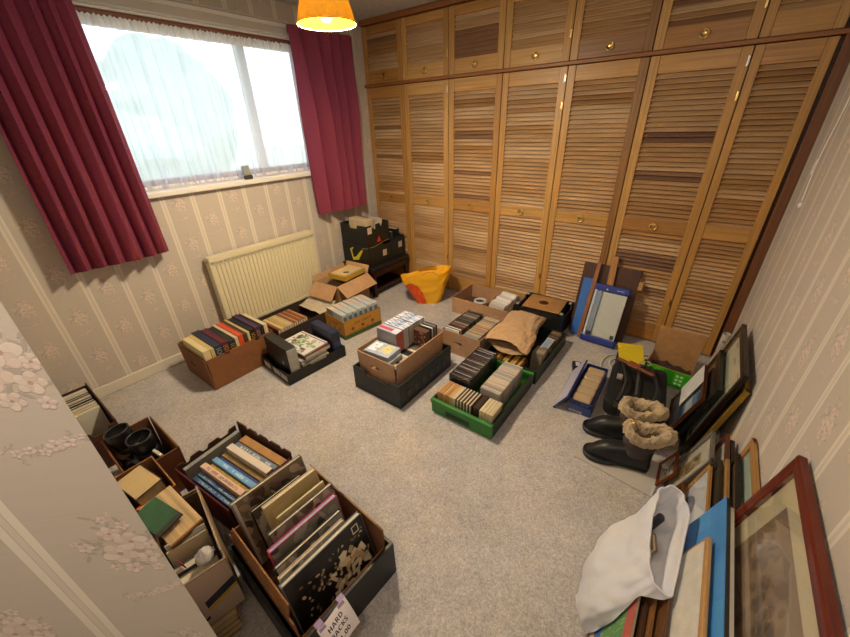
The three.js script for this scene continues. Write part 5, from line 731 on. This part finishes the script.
// pair of winter boots on a clear folder
{ const f = thing('plastic_folder', 'clear grey plastic sheet under the boots', 'folder', [2.862, 0.001, 1.315], -0.1); part(f, 'sheet', rb(0.36, 0.006, 0.28, 0.002), mat(0xb8b2aa, 0.25), [0, 0.003, 0]); part(f, 'edge', rb(0.012, 0.008, 0.28, 0.002), mat(0xc4c0b8, 0.35), [0.175, 0.004, 0]);
  const boot = (label, x, z, ry, tilt) => {
    const t = thing('winter_boot', label, 'boot', [x, 0.0095, z], [0, ry, tilt], 'winter boots'), rub = mat(0x15181b, 0.42), cloth = mat(0x4a403e, 0.75, { map: fibre }), fur = mat(0xb8a282, 0.95, { map: fibre });
    // foot along -x: toe at x = -0.16, heel at +0.12
    const foot = sheet(40, 26, (s, v) => { const a = s * PI * 2, xx = -0.165 + 0.285 * v, wF = 0.062 * Math.pow(Math.sin(Math.min(1, (v + 0.02) * 1.9) * PI / 2), 0.6) * (1 - 0.22 * Math.sin(v * PI * 0.9)) * (v > 0.93 ? Math.sqrt(Math.max(0.02, 1 - Math.pow((v - 0.93) / 0.08, 2))) : 1), top = 0.092 + 0.05 * Math.pow(v, 1.3) + (v > 0.55 ? 0.02 * (v - 0.55) : 0); const c = Math.cos(a), sn = Math.sin(a); const e = sn < 0 ? 0.35 : 0.8; return [xx, sn < 0 ? 0.018 + 0.018 * -Math.pow(-sn, e) * 1 : 0.018 + (top * Math.pow(Math.sin(Math.min(1, (v + 0.03) * 2.6) * PI / 2), 0.7) - 0.018) * Math.pow(sn, e), (wF + (sn < 0 ? 0.004 : 0) + 0.0016 * Math.sin(xx * 260) * (sn > 0 ? 1 : 0)) * Math.sign(c) * Math.pow(Math.abs(c), 0.7)]; });
    part(t, 'galosh', foot, rub);
    const so = new THREE.Shape(); so.moveTo(-0.172, 0); so.bezierCurveTo(-0.172, 0.062, -0.09, 0.068, -0.02, 0.045); so.bezierCurveTo(0.03, 0.036, 0.08, 0.042, 0.115, 0.034); so.bezierCurveTo(0.13, 0.02, 0.13, -0.02, 0.115, -0.034); so.bezierCurveTo(0.08, -0.042, 0.03, -0.036, -0.02, -0.045); so.bezierCurveTo(-0.09, -0.068, -0.172, -0.062, -0.172, 0);
    const sg = new THREE.ExtrudeGeometry(so, { depth: 0.018, bevelEnabled: true, bevelSize: 0.004, bevelThickness: 0.003, bevelSegments: 1 }); sg.rotateX(-PI / 2); part(t, 'sole', sg, rub, [0, 0.003, 0]);
    const shaft = (r0, r1, y0, y1, m, n, off) => part(t, n, join([sheet(40, 12, (s, v) => { const a = -s * PI * 2, r = r0 + (r1 - r0) * v + 0.003 * Math.sin(v * 14) + off; return [0.055 + 0.012 * v + Math.cos(a) * r * 1.12, y0 + (y1 - y0) * v + 0.006 * Math.cos(a) * v, Math.sin(a) * r * 0.86]; })]), m);
    shaft(0.06, 0.07, 0.075, 0.2, mat(0x4a403e, 0.75, { map: fibre, side: THREE.DoubleSide }), 'shaft', 0);
    const tuft = (u, v) => 0.012 * noise.noise(u * 5, v * 5, x * 3) + 0.006 * noise.noise(u * 22, v * 20, x) + 0.004 * noise.noise(u * 60, v * 50, x);
    part(t, 'fur_cuff', sheet(90, 26, (s, v) => { const a = -s * PI * 2, th = v * PI * 1.25 - 0.3, R = 0.062 + 0.010 * Math.sin(a * 3 + x * 7), r = 0.02; const rr_ = R + Math.cos(th) * r + tuft(Math.cos(a), v + Math.sin(a)), sp = 1 + 0.25 * Math.max(0, Math.cos(a)); return [0.07 + Math.cos(a) * rr_ * 1.14 * sp - 0.01, 0.2 + Math.sin(th) * 0.036 + 0.02 * Math.cos(a * 2 + 1) + tuft(Math.sin(a) + 2, v) + 0.014 * Math.sin(a * 2 + x * 9), Math.sin(a) * rr_ * 0.88]; }), mat(0xc4ae8c, 0.98, { map: fibre, side: THREE.DoubleSide }), undefined, undefined, 'cream fleece cuff');
    part(t, 'fur_lining', sheet(60, 10, (s, v) => { const a = -s * PI * 2, r = 0.052 - 0.006 * v + tuft(Math.cos(a) + 5, v); return [0.065 + Math.cos(a) * r * 1.12, 0.2 - 0.08 * v, Math.sin(a) * r * 0.86]; }), mat(0x9a8464, 0.98, { side: THREE.DoubleSide }));
    part(t, 'insole', new THREE.CircleGeometry(0.05, 24).rotateX(-PI / 2), mat(0x7a6a50, 0.95), [0.065, 0.122, 0]);
    const lace = part(t, 'lace', tube([[-0.04, 0.098, 0.02], [-0.02, 0.11, -0.02], [-0.005, 0.12, 0.02], [0.005, 0.13, -0.015]], 0.0022, 20, 6), mat(0x1a1a1a, 0.7)); };
  boot('black rubber winter boot with grey shaft and fleece cuff, nearer the camera', 2.865, 1.335, 0.30, 0);
  boot('black rubber winter boot lying behind the other, fleece cuff toward the holdall', 2.815, 1.165, 0.26, 0); }
// ================================================================ pictures leaning on the picture wall
// xb: foot of the front face on the floor, (xt, yt): its top edge, z0 to z1 along the wall
function leaner(name, label, cat, xb, xt, yt, z0, z1) {
  const len = Math.hypot(xt - xb, yt), th = Math.asin((xt - xb) / len), o = thing(name, label, cat, [xb, 0.002 + 0.022 * Math.sin(th), (z0 + z1) / 2]);
  o.quaternion.setFromRotationMatrix(new THREE.Matrix4().makeBasis(new THREE.Vector3(0, 0, 1), new THREE.Vector3(Math.sin(th), Math.cos(th), 0), new THREE.Vector3(-Math.cos(th), Math.sin(th), 0)));
  return [o, z1 - z0, len];
}
const glassM = new THREE.MeshPhysicalMaterial({ color: 0xffffff, transmission: 1, roughness: 0.03, thickness: 0, ior: 1.4 });
function mouldings(o, w, h, fw, t, m, face = 0.004) {
  const bar = (len, ax) => cached(`mould${r4(len)},${fw},${t},${ax}`, () => { const s = poly([[0, -t], [fw, -t], [fw, 0.001], [fw * 0.75, face * 0.4], [fw * 0.3, face], [0, face * 0.7]]); const g = new THREE.ExtrudeGeometry(s, { depth: len, bevelEnabled: false }); g.translate(0, 0, -len / 2); return grain(g, 2); });
  part(o, 'frame_side', bar(h, 1), m, [-w / 2, h / 2, 0], [PI / 2, 0, 0]); part(o, 'frame_side', bar(h, 1), m, [w / 2, h / 2, 0], [-PI / 2, 0, PI]);
  const a = part(o, 'frame_rail', bar(w - 0.001, 0), m, [0, h, 0]); a.quaternion.copy(basisQ([0, -1, 0], [0, 0, 1])); 
  const b = part(o, 'frame_rail', bar(w - 0.001, 0), m, [0, 0, 0]); b.quaternion.copy(basisQ([0, 1, 0], [0, 0, 1]));
}
function framed(label, xb, xt, yt, z0, z1, fw, t, m, art, o = {}) {
  const [g, w, h] = leaner(o.name ?? 'picture_frame', label, o.cat ?? 'picture', xb, xt, yt, z0, z1);
  mouldings(g, w, h, fw, t, m);
  part(g, 'backing', bx(w - fw, h - fw, 0.002), mat(0x6a5640, 0.9), [0, h / 2, -t + 0.001]);
  part(g, 'picture', new THREE.PlaneGeometry(w - fw * 1.6, h - fw * 1.6), art, [0, h / 2, -t + 0.0028]);
  if (o.glass !== false) part(g, 'glass', bx(w - fw * 1.6, h - fw * 1.6, 0.001), glassM, [0, h / 2, -0.001]);
  return g;
}
const art = (w, h, f) => printMat(w, h, f, 0.7);
const darkF = timber(0x24140e, 0.3), blackF = mat(0x121110, 0.3), goldF = mat(0xb08a3c, 0.35, { metalness: 0.6 }), oakF = timber(0xb98d52, 0.4), mahog = timber(0x6a2416, 0.3), greyF = mat(0x6a655e, 0.4), brownF = timber(0x5a3018, 0.4);
// far group, tallest behind
{ const ga = framed('large gilt-edged frame at the back of the far group', 3.128, 3.222, 0.485, 0.66, 1.15, 0.03, 0.014, goldF, art(64, 64, (g) => { g.fillStyle = '#8a7a60'; g.fillRect(0, 0, 64, 64); }));
  framed('large dark-framed pale green certificate leaning on the wall', 3.095, 3.2, 0.545, 0.58, 1.125, 0.035, 0.016, darkF, art(400, 440, (g, w, h) => { g.fillStyle = '#ccd2bc'; g.fillRect(0, 0, w, h); g.fillStyle = '#b9c4ac'; g.fillRect(60, 110, 210, 240); g.fillStyle = '#c6ccb6'; g.fillRect(300, 60, 40, 330); const lab = ['#7a7264', '#8a7f72', '#4a4a46']; for (const [x, y, ww, hh, c] of [[40, 40, 50, 9, 0], [150, 60, 60, 9, 1], [300, 40, 60, 9, 0], [70, 375, 70, 9, 1], [200, 395, 50, 9, 0], [310, 385, 46, 24, 2], [310, 100, 8, 180, 1]]) { g.fillStyle = lab[c]; g.fillRect(x, y, ww, hh); } scribble(g, 90, 150, 150, 8, 20, '#a0aa94', 2); scribble(g, 90, 190, 140, 8, 20, '#a0aa94', 3); scribble(g, 90, 230, 150, 8, 20, '#a0aa94', 5); }));
  framed('plain black frame between the certificate and the blue photograph', 3.062, 3.152, 0.385, 0.62, 1.04, 0.04, 0.014, blackF, art(32, 32, (g) => { g.fillStyle = '#2a2a28'; g.fillRect(0, 0, 32, 32); }));
  const f = framed('dark frame with a blue landscape photograph and white sheet tucked in', 3.02, 3.112, 0.30, 0.68, 1.02, 0.022, 0.012, brownF, art(256, 220, (g, w, h) => { g.fillStyle = '#7a94b0'; g.fillRect(0, 0, w, h); g.fillStyle = '#c8d2d6'; g.fillRect(0, 70, w, 46); g.fillStyle = '#3a4a5a'; g.fillRect(0, 130, w, 90); g.fillStyle = '#55708c'; g.fillRect(0, 0, w, 40); }));
  part(f, 'white_sheet', bx(0.19, 0.2, 0.001), paper(0xe2e2de), [-0.07, 0.215, 0.008], [0, 0, 0.04]); }
single('rolled_paper', 'white paper roll standing in the corner behind the certificate', 'paper roll', lathe([[0.02, 0], [0.022, 0.34], [0.018, 0.34], [0.017, 0]], 20), paper(0xd8d2c6), [3.19, 0, 0.25], [0.1, 0, 0]);
single('rolled_paper', 'second pale roll leaning beside the corner paper roll', 'paper roll', lathe([[0.018, 0], [0.02, 0.3], [0.016, 0.3], [0.015, 0]], 20), paper(0xb8aa98), [3.15, 0, 0.31], [0.05, 0, -0.15]);
// middle group
framed('small white mount in a narrow brown frame against the wall', 3.135, 3.2, 0.345, 1.29, 1.46, 0.018, 0.010, brownF, art(64, 64, (g) => { g.fillStyle = '#dad8cc'; g.fillRect(0, 0, 64, 64); g.fillStyle = '#c4c0b0'; g.fillRect(20, 18, 26, 30); }));
framed('dark wooden frame edge behind the small white mount', 3.165, 3.22, 0.33, 1.3, 1.465, 0.02, 0.010, timber(0x3a1c12, 0.4), art(8, 8, (g) => { g.fillStyle = '#5a4a3a'; g.fillRect(0, 0, 8, 8); }));
framed('grey-framed brown botanical print', 3.065, 3.158, 0.32, 1.27, 1.465, 0.016, 0.010, greyF, art(256, 256, (g, w, h) => { g.fillStyle = '#c9c2b0'; g.fillRect(0, 0, w, h); g.fillStyle = '#a8986e'; g.fillRect(70, 60, 120, 130); const q = mulberry(12); for (let k = 0; k < 60; k++) { g.fillStyle = ['#6a5430', '#8a6e40', '#4a3c26', '#a0804a'][k % 4]; g.beginPath(); g.ellipse(80 + q() * 100, 70 + q() * 110, 5 + q() * 12, 3 + q() * 6, q() * 3, 0, 7); g.fill(); } }));
framed('tiny brown frame with a dark silhouette figure', 3.03, 3.078, 0.115, 1.245, 1.4, 0.013, 0.008, timber(0x7a3c1c, 0.4), art(128, 128, (g, w, h) => { g.fillStyle = '#c2bca8'; g.fillRect(0, 0, w, h); g.strokeStyle = '#1e1a16'; g.lineWidth = 12; g.beginPath(); g.moveTo(50, 30); g.lineTo(66, 64); g.lineTo(52, 104); g.moveTo(66, 64); g.lineTo(92, 86); g.moveTo(60, 50); g.lineTo(90, 46); g.stroke(); g.beginPath(); g.arc(46, 24, 10, 0, 7); g.fillStyle = '#1e1a16'; g.fill(); }));
// near group
framed('light oak frame with a green landscape against the wall', 3.175, 3.231, 0.505, 1.48, 1.78, 0.026, 0.009, oakF, art(128, 128, (g, w, h) => { g.fillStyle = '#b8c6b4'; g.fillRect(0, 0, w, h); g.fillStyle = '#2c4a38'; g.beginPath(); g.moveTo(60, 128); for (let k = 0; k <= 12; k++) g.lineTo(60 + k * 6, 60 + (k % 2) * 10 + Math.abs(6 - k) * 3); g.lineTo(128, 128); g.fill(); g.fillStyle = '#1c2c24'; g.fillRect(10, 30, 14, 98); }));
framed('black frame on edge beside the light oak frame', 3.15, 3.209, 0.43, 1.5, 1.78, 0.02, 0.009, blackF, art(8, 8, (g) => { g.fillStyle = '#3a3430'; g.fillRect(0, 0, 8, 8); }));
framed('tan canvas on edge between two black frames', 3.132, 3.191, 0.389, 1.5, 1.78, 0.02, 0.007, timber(0xb08a54, 0.5), art(8, 8, (g) => { g.fillStyle = '#a89068'; g.fillRect(0, 0, 8, 8); }), { glass: false });
framed('dark bronze frame on edge next to the gilt frame', 3.11, 3.175, 0.372, 1.5, 1.78, 0.02, 0.006, mat(0x2c261e, 0.4), art(8, 8, (g) => { g.fillStyle = '#4a4030'; g.fillRect(0, 0, 8, 8); }));
framed('gilt frame with a pale print of a grey disc', 3.085, 3.154, 0.335, 1.5, 1.78, 0.014, 0.007, oakF, art(256, 256, (g, w, h) => { g.fillStyle = '#d6dade'; g.fillRect(0, 0, w, h); g.fillStyle = '#7c8290'; g.beginPath(); g.ellipse(110, 150, 70, 78, 0, 0, 7); g.fill(); g.fillStyle = '#555a66'; g.beginPath(); g.ellipse(104, 160, 36, 40, 0, 0, 7); g.fill(); g.fillStyle = '#9aa0ac'; g.beginPath(); g.ellipse(120, 110, 30, 18, 0.4, 0, 7); g.fill(); }));
framed('low dark brown frame before the gilt one', 3.027, 3.106, 0.19, 1.5, 1.78, 0.016, 0.010, brownF, art(64, 64, (g) => { g.fillStyle = '#7e8078'; g.fillRect(0, 0, 64, 64); g.fillStyle = '#5a5a54'; g.fillRect(0, 0, 18, 64); }));
framed('large mahogany frame with an old brown map print', 3.088, 3.224, 0.78, 1.875, 2.72, 0.03, 0.014, mahog, art(700, 660, (g, w, h) => { g.fillStyle = '#b9ae8c'; g.fillRect(0, 0, w, h); g.fillStyle = '#7c6648'; g.fillRect(67, 54, w - 134, h - 90); g.fillStyle = '#8a745a'; g.fillRect(92, 84, w - 184, h - 150); const q = mulberry(44); for (let k = 0; k < 420; k++) { g.fillStyle = ['rgba(90,72,54,0.35)', 'rgba(150,128,104,0.35)', 'rgba(60,50,40,0.3)', 'rgba(170,146,124,0.3)'][k % 4]; g.beginPath(); g.ellipse(96 + q() * (w - 196), 92 + q() * (h - 170), 4 + q() * 26, 3 + q() * 16, q() * 3, 0, 7); g.fill(); } g.fillStyle = 'rgba(178,156,134,0.75)'; g.beginPath(); g.moveTo(200, 260); g.lineTo(300, 240); g.lineTo(320, 420); g.lineTo(360, h); g.lineTo(170, h); g.lineTo(180, 400); g.fill(); }));
framed('cream-edged frame directly before the mahogany one', 3.06, 3.164, 0.53, 1.88, 2.6, 0.014, 0.006, mat(0xd6d0c0, 0.5), art(8, 8, (g) => { g.fillStyle = '#c8c4b4'; g.fillRect(0, 0, 8, 8); }), { glass: false });
{ const [o, w, h] = leaner('canvas', 'bright blue painted canvas with dark edge', 'canvas', 3.01, 3.1465, 0.54, 1.86, 2.55);
  part(o, 'stretcher', join([shift(bx(w, 0.03, 0.01), 0, h - 0.015, -0.008), shift(bx(w, 0.03, 0.01), 0, 0.015, -0.008), shift(bx(0.03, h, 0.01), w / 2 - 0.015, h / 2, -0.008), shift(bx(0.03, h, 0.01), -w / 2 + 0.015, h / 2, -0.008)]), mat(0x2a2622, 0.7));
  part(o, 'painted_face', bx(w, h, 0.003), art(256, 256, (g, ww, hh) => { g.fillStyle = '#3f86cc'; g.fillRect(0, 0, ww, hh); const q = mulberry(9); for (let k = 0; k < 70; k++) { g.fillStyle = ['rgba(90,150,214,0.25)', 'rgba(50,110,180,0.25)', 'rgba(120,170,220,0.2)'][k % 3]; g.fillRect(q() * ww, q() * hh, 20 + q() * 60, 10 + q() * 30); } g.fillStyle = '#5a7890'; g.fillRect(16, 90, 34, 60); }), [0, h / 2, -0.0015]); }
{ const [o, w, h] = leaner('plywood_board', 'pale wooden panel on edge before the blue canvas', 'board', 2.985, 3.118, 0.512, 2.0, 2.55); part(o, 'board', grain(new RoundedBoxGeometry(w, h, 0.011, 1, 0.002), 0), timber(0xbd9560, 0.5), [0, h / 2, -0.006]); part(o, 'white_face', bx(w - 0.02, h - 0.02, 0.001), paper(0xd8d4ca), [0, h / 2 - 0.006, 0.0]); }
for (const [i, xb, xt, yt, z0, c] of [[0, 2.968, 3.068, 0.395, 1.9, 0x6a4424], [1, 2.955, 3.045, 0.36, 1.88, 0x8a6236], [2, 2.942, 3.03, 0.345, 1.9, 0x4a2c1a]]) { const [o, w, h] = leaner('plywood_board', ['mid brown thin panel behind the child painting', 'tan thin panel second behind the child painting', 'dark brown thin panel right behind the child painting'][i], 'board', xb, xt, yt, z0, 2.5); part(o, 'board', grain(new RoundedBoxGeometry(w, h, 0.006, 1, 0.001), 0), timber(c, 0.5), [0, h / 2, -0.005]); part(o, 'edge_band', bx(w, 0.004, 0.0065), timber(c, 0.4), [0, h - 0.001, -0.005]); }
{ const [o, w, h] = leaner('painting', 'child painting with a tan handprint on blue and green', 'painting', 2.925, 3.013, 0.33, 1.86, 2.46);
  part(o, 'board', bx(w, h, 0.006), mat(0x9a8a70, 0.8), [0, h / 2, -0.004]);
  part(o, 'painted_face', new THREE.PlaneGeometry(w, h), art(600, 360, (g, ww, hh) => { const q = mulberry(3); g.fillStyle = '#5a8a52'; g.fillRect(0, 0, ww, hh); for (let k = 0; k < 900; k++) { g.strokeStyle = ['#7ca86a', '#3f6e40', '#8cb880', '#5c8a7a', '#a8c090'][k % 5]; g.lineWidth = 2; const x = q() * ww, y = q() * hh; g.beginPath(); g.moveTo(x, y); g.lineTo(x + 8 - q() * 16, y + 18); g.stroke(); } g.fillStyle = '#2f62a4'; g.beginPath(); g.ellipse(250, 300, 180, 110, 0, 0, 7); g.fill(); g.fillStyle = '#b0544c'; g.fillRect(0, 0, ww, 52); g.fillStyle = '#c4a276'; g.beginPath(); g.ellipse(260, 330, 66, 56, 0, 0, 7); g.fill(); g.lineCap = 'round'; g.strokeStyle = '#c4a276'; g.lineWidth = 30; for (const [x, y] of [[150, 300], [180, 236], [240, 210], [306, 216], [370, 262]]) { g.beginPath(); g.moveTo(260, 320); g.lineTo(x, y); g.stroke(); } g.strokeStyle = '#3a5a30'; g.lineWidth = 8; g.beginPath(); g.moveTo(120, 250); g.lineTo(160, 230); g.lineTo(150, 212); g.stroke(); }), [0, h / 2, -0.0005]); }
// white carrier bag slumped against them
{ const t = thing('plastic_bag', 'white plastic bag slumped against the leaning pictures', 'bag', [0, 0, 0]);
  const A = new THREE.Vector3(2.928, 0.0, 2.06), Bv = new THREE.Vector3(3.075, 0.435, 1.99), ax = Bv.clone().sub(A), ez = new THREE.Vector3(0.12, 0, 1).normalize(), en = new THREE.Vector3().crossVectors(ez, ax).normalize();
  const f = (s, v) => { const a = s * PI * 2, w = 0.095 + 0.07 * Math.sin(Math.min(1, v * 1.25 + 0.15) * PI * 0.62), d = (0.074 * Math.pow(Math.sin(Math.min(1, v + 0.28) * PI * 0.78), 0.8) + 0.012) * (1 - 0.25 * v), n = 0.012 * noise.noise(Math.cos(a) * 2 + 1, Math.sin(a) * 2, v * 3) + 0.007 * noise.noise(Math.cos(a) * 6, Math.sin(a) * 6, v * 8);
    const c = Math.sign(Math.cos(a)) * Math.pow(Math.abs(Math.cos(a)), 0.85), sn = Math.sign(Math.sin(a)) * Math.pow(Math.abs(Math.sin(a)), 0.85), k = v < 0.08 ? Math.sqrt(v / 0.08) * 0.5 + 0.5 : 1;
    const p = A.clone().addScaledVector(ax, v + (v > 0.8 ? (v - 0.8) * (0.35 * Math.cos(a + 2.7)) : 0)).addScaledVector(ez, c * (w + n) * k).addScaledVector(en, (sn * (d + n) + 0.03 * Math.min(1, v * 2.2)) * k); const l1 = 2.925 + 0.2667 * p.y - 0.008, l2 = 2.985 + 0.2598 * p.y - 0.018, f2 = Math.min(1, Math.max(0, (p.y - 0.36) / 0.05)), lim = l1 * (1 - f2) + l2 * f2; return [Math.min(p.x, lim), Math.max(0.003 + 0.004 * (1 + sn), p.y), p.z]; };
  const wm = new THREE.MeshPhysicalMaterial({ color: 0xe6e6ea, roughness: 0.4, transmission: 0.18, thickness: 0, ior: 1.2, side: THREE.DoubleSide });
  part(t, 'bag_body', sheet(80, 40, f), wm);
  part(t, 'bag_base', sheet(40, 2, (s, v) => { const a = f(s * 0.5, 0), b = f(1 - s * 0.5, 0); return [a[0] + (b[0] - a[0]) * v, Math.max(0.003, a[1] + (b[1] - a[1]) * v), a[2] + (b[2] - a[2]) * v]; }), wm);
  part(t, 'rim_hem', tube(Array.from({ length: 40 }, (_, i) => f(i / 40, 0.995)), 0.0035, 120, 6, true), wm);
  const inBag = (v, e, z) => A.clone().addScaledVector(ax, v).addScaledVector(en, e).addScaledVector(ez, z), qb = new THREE.Quaternion().setFromRotationMatrix(new THREE.Matrix4().makeBasis(ax.clone().normalize(), en, new THREE.Vector3().crossVectors(ax, en).normalize()));
  const bb = inBag(0.82, 0.04, 0.01); book('small brown book inside the white plastic bag', [0.075, 0.014, 0.06], 0x8a6a48, bb.toArray(), qb);
  const hb = inBag(0.84, 0.04, -0.07), br = single('hair_brush', 'dark handle inside the white bag mouth', 'hair brush', rb(0.11, 0.02, 0.026, 0.008), mat(0x2a2a34, 0.5), hb.toArray()); br.quaternion.copy(qb); }
renderer.render(scene, camera);
